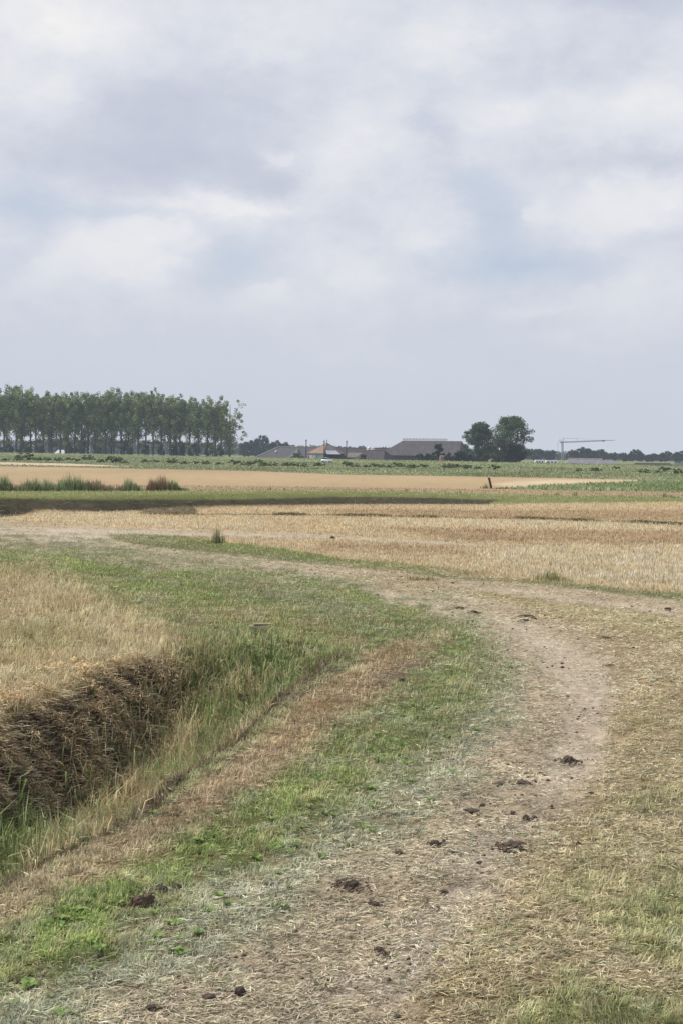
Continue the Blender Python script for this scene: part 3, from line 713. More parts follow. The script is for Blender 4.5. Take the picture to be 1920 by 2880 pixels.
# ------------------------------------------------------------------ foliage
def leaf_cloud(cent, rad, per, size, cols, flat=.75, dark_in=.35):
    """leaf-sized faces filling clumps; returns V, F, C"""
    cent = np.asarray(cent, float); n = len(cent) * per
    c = np.repeat(cent, per, 0); r = np.repeat(np.asarray(rad, float), per)
    d = rng.normal(size=(n, 3)); d /= np.linalg.norm(d, axis=1)[:, None]
    rr = rng.random(n) ** .45
    P = c + d * (r * rr)[:, None] * np.array([1, 1, flat])
    a = rng.normal(size=(n, 3)); a /= np.linalg.norm(a, axis=1)[:, None]
    b = np.cross(a, rng.normal(size=(n, 3))); b /= np.linalg.norm(b, axis=1)[:, None]
    s = size * rng.uniform(.55, 1.4, n)[:, None]
    V = np.stack([P - a * s, P - b * s * .55, P + a * s, P + b * s * .55], 1).reshape(-1, 3)
    cols = np.array([L(q) for q in cols]); ck = np.repeat(rng.integers(0, len(cols), len(cent)), per)
    C = cols[ck] * rng.uniform(.75, 1.3, n)[:, None] * np.repeat(rng.uniform(.75, 1.25, len(cent)), per)[:, None]
    Fq = np.arange(n * 4).reshape(-1, 4)
    return V, Fq, np.repeat(C, 4, 0)

M_bark = solid('bark', (78, 72, 66), .95, .3, .8)

def limb(mb, p0, p1, r0, r1, bend=.12):
    p0 = np.array(p0, float); p1 = np.array(p1, float); l = np.linalg.norm(p1 - p0)
    m1 = p0 * .66 + p1 * .34 + rng.normal(0, l * bend * .4, 3); m2 = p0 * .33 + p1 * .67 + rng.normal(0, l * bend * .4, 3)
    mb.tube([p0, m1, m2, p1], [r0, r0 * .75 + r1 * .25, r0 * .4 + r1 * .6, r1], 5)

def make_poplar(h, wid, base, trunks=1, dens=1.0, sparse=False):
    """unit: metres. base = height where the crown starts"""
    root = thing('poplar_tree', None, None)
    mb = MB(); cents = []; rads = []
    for tk in range(trunks):
        bx = (tk - (trunks - 1) / 2) * 3.2; lean = rng.normal(0, .6)
        top = np.array([bx + lean * 2, 0, h * .84])
        ctr = [np.array([bx, 0, -.5]), np.array([bx + rng.normal(0, .3), 0, h * .25]), np.array([bx + lean, 0, h * .55]), top]
        mb.tube(ctr, [.62, .52, .32, .08], 7)
        n = 26 if not sparse else 20
        for k in range(n):
            f = rng.uniform(.02, .8)
            z0 = base * .85 + (h * .85 - base) * f * .8
            a = rng.uniform(0, 6.28); up = rng.uniform(.14, .3) * h
            z1 = min(z0 + up, h * rng.uniform(.86, .97)); ft = (z1 - base) / (h - base)
            env = wid * (.62 + .5 * math.sin(math.pi * min(max(ft, 0) * .75 + .18, 1))) * (1.0 if ft < .86 else .8)
            rr = env * rng.uniform(.45, 1.0)
            s0 = np.array([np.interp(z0, [0, h * .25, h * .55, h], [c[0] for c in ctr]), 0, z0])
            e = np.array([s0[0] + math.cos(a) * rr, math.sin(a) * rr, z1])
            limb(mb, s0, e, .17, .04)
            for q in (.3, .52, .72, .9, 1.03):
                cc = s0 * (1 - q) + e * q + rng.normal(0, .8, 3)
                cents.append(cc); rads.append(rng.uniform(1.0, 2.2) * (.85 + .4 * (1 - q)))
    # low epicormic tufts on the trunk
    for k in range(6):
        cents.append((rng.normal(0, 1.4), rng.normal(0, 1), base * rng.uniform(.6, 1.05))); rads.append(rng.uniform(.8, 1.6))
    V, Fq, C = leaf_cloud(cents, rads, int((50 if not sparse else 36) * dens), .46, [(126, 140, 90), (112, 126, 84), (142, 154, 102), (96, 108, 78), (114, 126, 88)], 1.15)
    mb.build('trunk', M_bark, root)
    mesh_np('crown', V, F4=Fq, mat=M_leaf, col=C, parent=root)
    return root

def ordinal(k):
    w = ['', 'first', 'second', 'third', 'fourth', 'fifth', 'sixth', 'seventh', 'eighth', 'ninth', 'tenth', 'eleventh', 'twelfth', 'thirteenth', 'fourteenth', 'fifteenth', 'sixteenth', 'seventeenth', 'eighteenth', 'nineteenth', 'twentieth', 'twenty first', 'twenty second', 'twenty third', 'twenty fourth', 'twenty fifth', 'twenty sixth', 'twenty seventh', 'twenty eighth', 'twenty ninth', 'thirtieth']
    return w[k]

BZ = -3.0
DP = 900.0
mpp = DP / F
protos = [make_poplar(45, 6.4, 14), make_poplar(45, 7.0, 12), make_poplar(45, 6.0, 15), make_poplar(45, 7.2, 11), make_poplar(45, 6.3, 13)]
end_proto = make_poplar(45, 8.2, 8, 1, 1.0, True)
zs = .459
# trunk x and crown top y, read from the row
pop = [(-60, 95), (-22, 92), (27, 90), (42, 100), (100, 98), (128, 92), (140, 100), (190, 108), (222, 112), (270, 128), (304, 126), (320, 130), (372, 142), (410, 138), (424, 132), (460, 132), (500, 142), (540, 142), (583, 134), (598, 128), (650, 118), (685, 110), (700, 112), (745, 128), (785, 128), (812, 132), (850, 112), (893, 99), (940, 112), (990, 112), (1045, 134), (1078, 142), (1103, 148), (1165, 168), (1212, 172), (1270, 162), (1318, 158), (1355, 172), (1408, 186)]
first = set()
NP = len(pop)
for i, (zx, zy) in enumerate(pop):
    px = zx * zs; pyt = 1040 + zy * zs
    back = i % 2 == 1 and zx not in (27, 598)
    D = DP + (26 if back else 0) + rng.uniform(-4, 4)
    top = atD(px, pyt, D)[2]
    last = i == NP - 1
    pr = end_proto if last else protos[i % 5]
    o = pr if id(pr) not in first else dup(pr)
    first.add(id(pr))
    b = atD(px, 1280, D)
    o.location = (b[0], D, BZ); s = (top - BZ) / 41.6 * rng.uniform(.96, 1.05)
    o.scale = (s * (rng.uniform(.8, 1.05) if not last else 1.45), s, s); o.rotation_euler = (0, 0, rng.uniform(0, 6.28) if not last else .3)
    k = NP - i
    if last: lb = 'loose airy poplar standing free at the right end of the long row'
    else: lb = 'tall poplar with high leafy crown, %s from the right end of the row' % ordinal(k) if k <= 30 else 'tall poplar with high leafy crown, %s from the left edge of the row' % ordinal(i + 1)
    tag(o, lb, 'poplar tree', 'poplars in the long row behind the dike')

# round bushes, field trees
def make_bush(name, w, h, cols, n=26, per=60, leaf=.3, trunk=True, gaps=False):
    root = thing(name, None, None)
    cents, rads = [], []; mb = MB()
    for k in range(n):
        a = rng.uniform(0, 6.28); q = rng.random() ** .5; z = h * (.12 + .78 * rng.random())
        env = w / 2 * math.sin(math.pi * min(.25 + .68 * z / h, 1)) ** .6
        c = (math.cos(a) * q * env, math.sin(a) * q * env, z); cents.append(c); rads.append(rng.uniform(.12, .2) * min(w, h))
        if trunk and k % 3 == 0: limb(mb, (rng.normal(0, .03 * w), 0, -.3), c, .02 * h + .02, .01 * h)
    V, Fq, C = leaf_cloud(cents, rads, per, leaf, cols, .9)
    V[:, 2] = np.maximum(V[:, 2], 0.0)
    if trunk: mb.build('stem', M_bark, root)
    mesh_np('foliage', V, F4=Fq, mat=M_leaf, col=C, parent=root)
    return root

DG = [(52, 62, 44), (62, 74, 48), (44, 54, 42)]
PG = [(96, 106, 74), (84, 96, 66), (110, 118, 84)]
BR = [(82, 72, 58), (96, 84, 62), (70, 66, 54)]

def make_tree(w, h, base, cols, trunks=1, n=60, per=60, leaf=.4, lobes=None):
    root = thing('broadleaf_tree', None, None)
    mb = MB(); cents = []; rads = []
    for tk in range(trunks):
        bx = (tk - (trunks - 1) / 2) * w * .12
        mb.tube([(bx, 0, -.5), (bx + rng.normal(0, .3), 0, h * .3), (bx * 1.6, 0, h * .62), (bx * 1.2, 0, h * .85)], [h * .022, h * .017, h * .010, h * .003], 7)
    for k in range(n):
        a = rng.uniform(0, 6.28); ft = rng.random() ** .85
        z = base + (h - base) * ft
        env = w / 2 * (math.sin(math.pi * min(.20 + .72 * ft, 1)) ** .75)
        rr = env * rng.uniform(.35, 1.0)
        c = np.array([math.cos(a) * rr, math.sin(a) * rr, z])
        s0 = np.array([0, 0, max(base * .6, z - h * .22)])
        limb(mb, s0, c, h * .006, h * .002)
        cents.append(c); rads.append(rng.uniform(.07, .125) * w)
    V, Fq, C = leaf_cloud(cents, rads, per, leaf, cols, .85)
    mb.build('trunk', M_bark, root); mesh_np('crown', V, F4=Fq, mat=M_leaf, col=C, parent=root)
    return root

def place(o, px, D, pytop, h, label, cat, group=None, z0=BZ, wpx=None, w=None, rz=None):
    b = atD(px, 1280, D); top = atD(px, pytop, D)[2]
    s = (top - z0) / h; sx = s if wpx is None else wpx * D / F / w
    o.location = (b[0], D, z0); o.scale = (sx, sx, s); o.rotation_euler = (0, 0, rng.uniform(0, 6.28) if rz is None else rz)
    return tag(o, label, cat, group)

# undergrowth between the poplars
bush_a = make_bush('bush', 6, 8, [(84, 96, 80), (74, 86, 74), (92, 102, 84)], 26, 50, .35)
u_first = True
for zx, zt, wz in ((60, 450, 60), (160, 455, 90), (250, 460, 60), (430, 445, 50), (500, 432, 80), (610, 470, 40), (775, 425, 70), (895, 455, 60), (985, 455, 45), (1060, 450, 60), (1110, 430, 70), (1200, 445, 90), (1290, 440, 60), (1350, 470, 60), (1120, 470, 50), (20, 470, 60)):
    o = bush_a if u_first else dup(bush_a); u_first = False
    place(o, zx * zs, DP - 8 + rng.uniform(-6, 40), 1040 + zt * zs, 8, 'dark rounded bush growing at the foot of the poplar row', 'bush', 'bushes at the foot of the poplars', wpx=wz * zs, w=6)

# the two big farmyard trees
t2 = make_tree(25, 26, 4, [(72, 90, 60), (86, 104, 66), (62, 80, 56), (98, 114, 72)], 3, 150, 80, .42)
place(t2, 1434, 800, 1177, 26, 'taller broad tree with airy right side beside the big thatched barn', 'tree', 'farmyard trees right of the barn', wpx=140, w=25, rz=.6)
t1 = make_tree(16, 24, 3, [(82, 102, 66), (72, 90, 62), (96, 116, 74)], 2, 140, 85, .42)
place(t1, 1346, 806, 1191, 24, 'shorter round topped tree between the big barn and the tallest tree', 'tree', 'farmyard trees right of the barn', wpx=98, w=16)
b1 = make_bush('bush', 12, 14, [(50, 48, 48), (58, 54, 52), (46, 52, 46)], 44, 110, .42)
place(b1, 1441, 780, 1246, 14, 'large dark purplish shrub mass under the tallest farmyard tree', 'bush', wpx=66, w=12)
b2 = make_bush('bush', 8, 14, [(82, 88, 60), (92, 92, 66), (72, 80, 56)], 34, 90, .4)
place(b2, 1402, 776, 1228, 14, 'olive brown small tree in front of the two big farmyard trees', 'bush', wpx=44, w=8)
b3 = make_bush('bush', 14, 5, [(62, 68, 54), (74, 80, 62)], 36, 80, .35)
place(b3, 1380, 765, 1278, 5, 'low grey green hedge shrub below the farmyard trees', 'bush', wpx=74, w=14)
b4 = make_bush('bush', 14, 4, DG + [(78, 80, 62)], 40, 80, .35)
place(b4, 1196, 790, 1277, 4, 'long low hedge in front of the thatched barn wall', 'hedge', wpx=78, w=14)
b5 = make_bush('bush', 6, 12, [(56, 64, 48), (66, 74, 54), (50, 56, 46)], 34, 80, .38)
place(b5, 1231, 785, 1245, 12, 'dark pointed tree standing before the middle of the thatched roof', 'tree', wpx=32, w=6)
b6 = make_bush('bush', 5, 6, [(72, 68, 56), (80, 78, 60)], 24, 80, .35)
place(b6, 1263, 782, 1272, 6, 'brownish bush right of the orange brick shed', 'bush', wpx=26, w=5)
b7 = make_bush('bush', 7, 7, [(46, 62, 50), (52, 70, 52)], 30, 90, .38)
place(b7, 1292, 778, 1267, 7, 'deep green bush before the dark end of the thatched barn', 'bush', wpx=42, w=7)
b8 = make_bush('bush', 4, 6, PG, 24, 60, .35)
place(b8, 839, 760, 1271, 6, 'pale green bush beside the door end of the rusty roofed house', 'bush', wpx=34, w=4)
b9 = make_bush('bush', 2.2, 2.4, [(150, 150, 100), (136, 142, 92)], 12, 50, .2)
place(b9, 1156, 770, 1289, 2.4, 'small yellowish bush at the left end of the long low hedge', 'bush', wpx=11, w=2.2)
b10 = make_bush('bush', 3, 5, DG, 20, 60, .3)
place(b10, 1322, 790, 1277, 5, 'dusky bush under the round topped tree by the barn end', 'bush', wpx=30, w=3)
b11 = make_bush('bush', 4, 5, [(96, 88, 66), (84, 78, 60)], 20, 60, .3)
place(b11, 1022, 775, 1276, 5, 'brownish bush at the left foot of the small hipped barn', 'bush', wpx=20, w=4)

# ------------------------------------------------------------------ far woods
def woodline(label, pts, D, cols, dens=1.0, name='woodland'):
    # pts: (px, py of canopy top)
    pts = np.array(pts, float); cents = []; rads = []
    x = pts[0, 0]
    while x < pts[-1, 0]:
        ty = np.interp(x, pts[:, 0], pts[:, 1]) + rng.normal(0, 1.3)
        d = D + rng.uniform(-25, 40)
        topz = atD(x, ty, d)[2]; X = atD(x, 1280, d)[0]
        r = rng.uniform(2.2, 4.2) * D / 1400
        zz = topz - r * .8
        while zz > BZ:
            cents.append((X + rng.normal(0, 1.5), d + rng.normal(0, 3), zz)); rads.append(r * rng.uniform(.9, 1.25)); zz -= r * 1.15
        x += rng.uniform(3.0, 6.5) / dens
    V, Fq, C = leaf_cloud(cents, rads, 46, .9 * D / 1400, cols, .8)
    o = mesh_np(name, V, F4=Fq, mat=M_leaf, col=C); tag(o, label, 'woodland', kind='stuff')
WC = [(58, 70, 56), (66, 78, 60), (50, 60, 52), (74, 84, 64)]
woodline('blue hazed woodland along the horizon behind the poplar row', [(-500, 1236), (0, 1238), (120, 1236), (200, 1233), (260, 1230), (330, 1238), (420, 1241), (520, 1242), (600, 1244), (700, 1246), (760, 1247)], 1750, WC)
woodline('thin far woodland showing above the long barn roofs', [(740, 1247), (860, 1254), (900, 1252), (960, 1256), (1060, 1258), (1200, 1262), (1480, 1264), (1560, 1268)], 1900, WC)
woodline('hazy mixed woodland along the horizon right of the farm', [(1450, 1262), (1500, 1264), (1540, 1268), (1570, 1269), (1600, 1270), (1640, 1264), (1700, 1272), (1740, 1276), (1760, 1276), (1800, 1280), (1860, 1278), (1940, 1277), (2300, 1280)], 1600, WC)
tw = make_tree(22, 18, 2, [(58, 70, 58), (66, 80, 62), (52, 62, 54)], 1, 60, 60, .75)
ftrees = [(735, 1227, 62, 'broad domed tree rising above the hazy woods right of the poplars'), (700, 1240, 50, 'rounded hazy tree left of the domed tree behind the long barn'), (775, 1240, 40, 'low hazy tree just right of the domed tree behind the barn'), (800, 1245, 36, 'small hazy tree above the left ridge end of the long barn'),
          (300, 1229, 70, 'hazy round tree seen between poplar trunks near mid row'), (170, 1232, 60, 'hazy round tree behind the pale shed and the poplar trunks'),
          (1510, 1264, 46, 'hazy round tree left of the crane mast'), (1548, 1267, 40, 'hazy round tree just left of the crane'), (1612, 1266, 40, 'hazy tree right beside the crane mast'), (1645, 1259, 60, 'tallest hazy tree above the low grey roof, under the crane jib'), (1684, 1265, 50, 'hazy tree over the right end of the low grey roof'), (1722, 1273, 40, 'small hazy tree right of the low grey roof'),
          (1752, 1274, 34, 'small hazy tree left of the tall dark twin crown'), (1778, 1265, 26, 'left half of the tall dark twin crown at far right'), (1795, 1265, 26, 'right half of the tall dark twin crown at far right'), (1832, 1276, 46, 'pale hazy tree right of the dark twin crown'), (1870, 1270, 46, 'round hazy tree behind the dark low roof at far right'), (1910, 1269, 44, 'hazy tree at the right edge of the picture')]
for i, (px, ty, wpx, lb) in enumerate(ftrees):
    o = tw if i == 0 else dup(tw)
    place(o, px, 1350 + rng.uniform(-30, 30), ty, 18, lb, 'tree', 'single trees of the hazy far woods', wpx=wpx, w=22)

# ------------------------------------------------------------------ shrubs dotted on the dike
shr = [make_bush('shrub', 2.4, 1.5, [(112, 124, 88), (120, 132, 94), (100, 112, 80)], 16, 70, .15, trunk=True) for _ in range(3)]
pos = []
for zx, zy in ((120, 400), (170, 440), (20, 430), (290, 440), (430, 440), (520, 445), (620, 450), (800, 440), (1140, 440), (1230, 450), (1350, 455), (1450, 450), (1540, 455)): pos.append((700 + zx * .2424, 1200 + (zy + 22) * .2424))
for zx, zy in ((170, 580), (275, 560), (350, 570), (500, 590), (680, 580), (1040, 585), (1140, 580), (1320, 590)): pos.append((1060 + zx * .1913, 1200 + (zy + 26) * .1913))
for zx, zy in ((75, 425), (150, 430), (270, 435), (850, 445), (960, 445), (1105, 432), (1300, 455), (1390, 455), (1440, 445), (1530, 460)): pos.append((1280 + zx * .408, 1140 + (zy + 12) * .408))
for zx, zy in ((30, 545), (110, 545), (160, 540), (240, 545), (290, 548), (360, 545), (420, 540), (470, 550), (545, 540), (620, 555), (700, 562), (760, 560), (890, 555), (955, 558), (1060, 560), (1130, 565), (1200, 565), (1265, 565), (1340, 570), (1440, 570), (1510, 575)): pos.append((zx * .459, 1040 + (zy + 14) * .459))
sf = set()
for i, (px, py) in enumerate(pos):
    zg = .2; c = at(px, py, zg)
    for _ in range(4):
        zg = float(height(c[0], c[1])); c = at(px, py, min(zg, 1.5))
    pr = shr[i % 3]; o = pr if i % 3 not in sf else dup(pr); sf.add(i % 3)
    big = 2.1 if i in (33,) or (abs(px - 700 * .459) < 1) else rng.uniform(.9, 1.45)
    k = c[1] / 560
    o.location = (c[0], c[1], zg - .05); o.scale = (big * 1.6 * k, big * k, big * k * 1.0); o.rotation_euler = (0, 0, rng.uniform(-.5, .5))
    tag(o, 'small dark shrub in the rough grass of the low dike', 'shrub', 'dark shrubs dotted along the dike')

# ------------------------------------------------------------------ reed clumps and stalks on the middle verge
def clump(px, py, hpx, wpx, n, cols, label, name, cat, group=None, bw=.03, lean=.5, leafy=False):
    zg = .3; c = at(px, py, zg)
    for _ in range(3):
        zg = float(height(c[0], c[1])); c = at(px, py, zg)
    c[2] = zg; D = c[1]; h = hpx * D / F * rng.uniform(1.0, 1.25); w = wpx * D / F * 1.45
    x = rng.normal(0, w / 3.2, n); y = rng.normal(0, w / 4, n)
    P = np.stack([x, y, np.full(n, -.03)], 1)
    col = 1.25 * np.array([L(q) for q in cols])[rng.integers(0, len(cols), n)] * rng.uniform(.6, 1.7, n)[:, None]
    o = blades(P, rng.uniform(0, 6.28, n), np.abs(rng.normal(.05, lean * .45, n)), np.abs(rng.normal(.4, lean, n)), h * rng.uniform(.45, 1.12, n) * np.exp(-(x / w) ** 2 * 2) * (.55 + .9 * vn(x * 1.4 + px, x * 0, 5)), np.full(n, bw) * D / 160 * rng.uniform(.6, 1.4, n), col, name, M_blade, None, None, kind=None)
    o.location = tuple(map(float, c)); tag(o, label, cat, group)
    return o
RG = [(104, 120, 84), (120, 134, 94), (92, 106, 78), (140, 148, 112)]
RB = [(122, 106, 90), (134, 116, 94), (108, 98, 80), (118, 124, 90)]
RR = [(128, 102, 84), (116, 98, 82), (122, 116, 86)]
gg = 'tall weed clumps on the green verge at left'
for px, hp, wp, cols, lb in ((8, 38, 30, RG, 'green reed clump cut by the left edge of the picture'), (45, 20, 50, RG + RB, 'low mixed weeds between the two leftmost reed clumps'), (90, 48, 34, RG, 'tall upright green reed clump, second from the left edge'),
                             (130, 30, 50, RG, 'shorter green reeds right of the second clump'), (172, 42, 46, RG, 'dense green reeds in the middle of the weed row'), (208, 44, 40, RG, 'broad green reed clump before the brown weeds'),
                             (238, 30, 36, RG, 'drooping green reeds touching the brown weeds'), (262, 38, 36, RB, 'withered brown weed clump right of the green reeds'), (298, 28, 40, RB, 'low brown weeds between the withered clump and the grassy tuft'), (340, 14, 36, RB, 'thin brown weeds left of the grassy tuft'),
                             (372, 30, 36, RG, 'isolated green tuft on the verge'), (428, 26, 22, RR, 'low rust brown dock left part'), (458, 32, 34, RR, 'rust brown dock plant on the verge'), (490, 22, 26, RG, 'small green weeds right of the rust brown dock'), (515, 12, 24, RG, 'last low weeds of the row at its right end')):
    clump(px, 1381, hp, wp, 420, cols, lb, 'weed_clump', 'weed clump', gg, .05, .45)
clump(612, 1528, 32, 26, 200, [(116, 122, 84), (138, 136, 98), (104, 108, 76)], 'lone grass tuft standing between the pale side track and the stubble', 'grass_tuft', 'grass tuft', None, .035, .4)
clump(1180, 1630, 20, 60, 240, [(112, 106, 66), (134, 124, 80)], 'brownish grass tuft at the lower edge of the stubble field', 'grass_tuft', 'grass tuft', None, .05, .6)
clump(1552, 1632, 24, 64, 300, [(104, 106, 66), (126, 122, 82)], 'olive grass tuft where the stubble meets the right hand track', 'grass_tuft', 'grass tuft', None, .05, .6)
clump(1363, 1374, 20, 16, 60, [(104, 118, 72), (124, 132, 84)], 'green tuft growing left of the leaning fence post', 'grass_tuft', 'grass tuft', None, .05, .3)
clump(1400, 1375, 7, 40, 90, [(96, 100, 64), (124, 116, 84)], 'low grass at the right foot of the leaning fence post', 'grass_tuft', 'grass tuft', None, .05, .6)
for px, py in ((1100, 1384), (1140, 1384), (1192, 1386), (1290, 1388), (1535, 1392), (1565, 1392), (1615, 1394), (1740, 1396), (1868, 1398), (1884, 1398), (1900, 1400), (760, 1382), (800, 1382), (985, 1383)):
    clump(px, py, rng.uniform(8, 17), 10, 28, RG + RB, 'thin weed stalk standing at the edge of the far stubble field', 'weed_stalk', 'weed', 'thin weed stalks along the verge edge', .05, .25)

# leaning post
M_post = solid('weathered_post', (72, 60, 54), .9, .3, 6, haze=7000)
pb = at(1380, 1374, .0); pt = thing('fence_post', 'dark weathered wooden post leaning left in the far stubble field', 'post', pb)
mb = MB(); d = 29 * pb[1] / F
mb.tube([(0.05, 0, -.3), (-.12 * d, 0, d * .5), (-.24 * d, 0, d)], [.17, .16, .15], 8); mb.build('post', M_post, pt)
mb = MB(); mb.box((-.25 * d, 0, d + .02), (.34, .34, .10)); mb.build('post_cap', M_post, pt)

# old drain pipe lying at the head of the ditch
M_pipe = solid('grey_wood', (156, 148, 122), .9, .3, 6, haze=0)
c = at(728, 1778, 0.0); c[2] = float(height(c[0], c[1])) + .12
t = thing('drain_pipe', 'short grey wooden drain end sticking out of the grass at the head of the ditch', 'pipe', c, .15)
mb = MB(); n = 14
for k in range(n):
    a0, a1 = 2 * math.pi * k / n, 2 * math.pi * (k + 1) / n
    for ra, rb in ((.09, .09),):
        pass
    o0 = (math.cos(a0) * .09, math.sin(a0) * .09); o1 = (math.cos(a1) * .09, math.sin(a1) * .09); i0 = (o0[0] * .75, o0[1] * .75); i1 = (o1[0] * .75, o1[1] * .75)
    mb.quad((-.25, *o0), (-.25, *o1), (.25, *o1), (.25, *o0)); mb.quad((-.25, *i1), (-.25, *i0), (.25, *i0), (.25, *i1))
    mb.quad((.25, *o0), (.25, *o1), (.25, *i1), (.25, *i0)); mb.quad((-.25, *o1), (-.25, *o0), (-.25, *i0), (-.25, *i1))
mb.build('pipe', M_pipe, t)
mb = MB(); mb.box((.1, .0, .11), (.5, .12, .03), .1); mb.build('board', M_pipe, t)

# ------------------------------------------------------------------ farm
M_thatch = solid('thatch', (84, 80, 84), .95, .25, .35, rgb2=(66, 63, 67), stretch=(1, 1, .35), bump=.2)
M_slate = solid('grey_roof', (94, 92, 98), .9, .18, .5, rgb2=(78, 76, 82), stretch=(2, 2, .4))
M_darkroof = solid('dark_roof', (70, 66, 68), .95, .22, .5, rgb2=(56, 53, 56))
M_ridge = solid('ridge_cap', (176, 172, 170), .8, .2, 1.2)
M_rust = solid('rusty_tiles', (136, 98, 84), .9, .3, .45, rgb2=(128, 118, 108))
M_greyt = solid('mossy_tiles', (124, 116, 112), .9, .3, .6, rgb2=(104, 96, 94))
M_wallp = solid('pale_wall', (150, 142, 132), .9, .2, .6)
M_walld = solid('dark_boards', (70, 60, 56), .9, .25, .8, stretch=(3, 3, .2))
M_teal = solid('teal_paint', (70, 138, 134), .6, .12, .8)
M_white = solid('white_sheet', (206, 208, 212), .6, .08, .8)
M_lean = solid('grey_sheet', (168, 170, 180), .6, .1, .8)
M_cream = solid('cream_silo', (206, 198, 174), .7, .1, .6)
M_pole = solid('pole_wood', (70, 62, 58), .9, .2, 1)
M_brick = solid('orange_brick', (146, 106, 90), .9, .2, 1.5)
M_glass = solid('window_glass', (48, 56, 64), .2, .1, 1)
M_low = solid('pale_thatch', (134, 134, 140), .95, .15, .4, rgb2=(116, 117, 124))
M_lowr = solid('pink_ridge', (184, 166, 158), .9, .15, 1.2)

def hip_barn(name, label, pxl, pxr, pyr, D, theta, W, ze, aL, aR, mroof, mwall, ridge=None, cat='barn', over=.5, extra=None, front=None):
    """ridge from pxl to pxr at height read from pyr; theta turns the right end towards us"""
    mid = atD((pxl + pxr) / 2, pyr, D); zr = mid[2] - BZ
    Lr = (pxr - pxl) * D / F / math.cos(theta) / 2
    t = thing(name, label, cat, (mid[0], D, BZ), -theta)
    e = ze - BZ; w = W / 2
    c = [(-Lr - aL, -w), (Lr + aR, -w), (Lr + aR, w), (-Lr - aL, w)]; RL = (-Lr, 0, zr); RR_ = (Lr, 0, zr)
    mb = MB()
    q = [(x, y, e) for x, y in c]
    mb.quad(q[0], q[1], RR_, RL); mb.quad(q[1], q[2], RR_); mb.quad(q[2], q[3], RL, RR_); mb.quad(q[3], q[0], RL)
    q2 = [(x, y, e - .35) for x, y in c]
    for i in range(4): mb.quad(q2[i], q2[(i + 1) % 4], q[(i + 1) % 4], q[i])
    mb.quad(*q2[::-1])
    mb.build('roof', mroof, t)
    mb = MB(); mb.box(((aR - aL) / 2, 0, (e - .35) / 2), (2 * Lr + aL + aR - 2 * over, W - 2 * over, e - .36)); wall = mb.build('wall', mwall, t)
    return t, Lr, zr, w, e, wall

# big thatched barn
t, Lr, zr, w, e, wall = hip_barn('thatched_barn', 'huge thatched farm barn with long pale ridge and dark hipped right end', 1134, 1292.5, 1240, 900, math.radians(30), 20, 2.2, 13, 3.2, M_thatch, M_walld)
mb = MB(); mb.box((-Lr * .24, 0, zr + .55), (Lr * 1.5, .5, .5)); rc = mb.build('ridge_cap', M_ridge, t)
mb = MB()
mb.box((-Lr * .24, 0, zr + 1.25), (Lr * 1.52, .25, .22))
for k in range(14): mb.box((-Lr * .98 + k * Lr * 1.48 / 13, 0, zr + .95), (.22, .22, .7))
mb.build('ridge_rail', M_slate, t)
mb = MB(); mb.box((Lr + 1.0, -w - .02, e + 1.6), (1.6, .3, 1.1)); mb.build('skylight', M_white, t)
for k in range(5): mb = MB(); mb.box((-Lr + k * Lr * .45, -w + .46, e / 2 + .4), (1.1, .06, 1.3)); mb.build('window', M_glass, wall)

# small hipped barn
t, Lr, zr, w, e, wall = hip_barn('hipped_barn', 'small steep dark hipped barn standing left of the huge thatched barn', 1032, 1080, 1266, 800, math.radians(35), 13, .2, 5, 3.9, M_darkroof, M_walld)
mb = MB(); mb.tube([(-Lr, 0, zr + .1), (Lr, 0, zr + .1)], .22, 6); mb.build('ridge_cap', M_slate, t)
mb = MB(); mb.box((0, -w + .45, e / 2), (2.6, .06, 2.4)); mb.build('door', M_walld, wall)

# long low grey barn at left of the farm
t, Lr, zr, w, e, wall = hip_barn('long_barn', 'long low grey roofed barn with pale hip edge left of the rusty roofed house', 785, 900, 1257.5, 850, 0, 20, -.6, 15, 4, M_slate, M_walld)
mb = MB(); mb.tube([(-Lr - 15.05, -w, e + .1), (-Lr, 0, zr + .15)], .28, 6); mb.tube([(-Lr, 0, zr + .15), (Lr, 0, zr + .15)], .2, 6); mb.build('ridge_cap', M_ridge, t)
mb = MB(); mb.tube([(-Lr - 1.6, -w * .42 - .05, e + (zr - e) * .60), (-Lr - 1.6, -w * .42 - .45, e + (zr - e) * .60 + .35)], [.6, .5], 10); mb.build('skylight', M_white, t)
g = MB(); gx = -Lr + 10; g.quad((gx - 4, -w - 3, 0), (gx + 4, -w - 3, 0), (gx + 4, -w - 3, e + .8), (gx + 1.5, -w - 3, e + 3.0), (gx - 4, -w - 3, e + .2)); g.build('gable', M_walld, t)
g = MB(); g.quad((gx - 4.4, -w - 3.4, e), (gx + 1.5, -w - 3.4, e + 3.2), (gx + 1.5, -1.5, zr - .6), (gx - 4.4, -w + 2, e + .9)); g.quad((gx + 1.5, -w - 3.4, e + 3.2), (gx + 4.4, -w - 3.4, e + .9), (gx + 4.4, -w + 3, e + 1.7), (gx + 1.5, -1.5, zr - .6)); g.build('gable_roof', M_slate, t)

# second long barn behind
t, Lr, zr, w, e, wall = hip_barn('long_barn', 'long dark barn roof behind the silos, between rusty house and thatched barn', 930, 1092, 1260, 930, 0, 18, 1.6, 2, 2, M_darkroof, M_walld)
mb = MB(); mb.tube([(-Lr, 0, zr + .1), (Lr, 0, zr + .1)], .2, 6); mb.build('ridge_cap', M_slate, t)
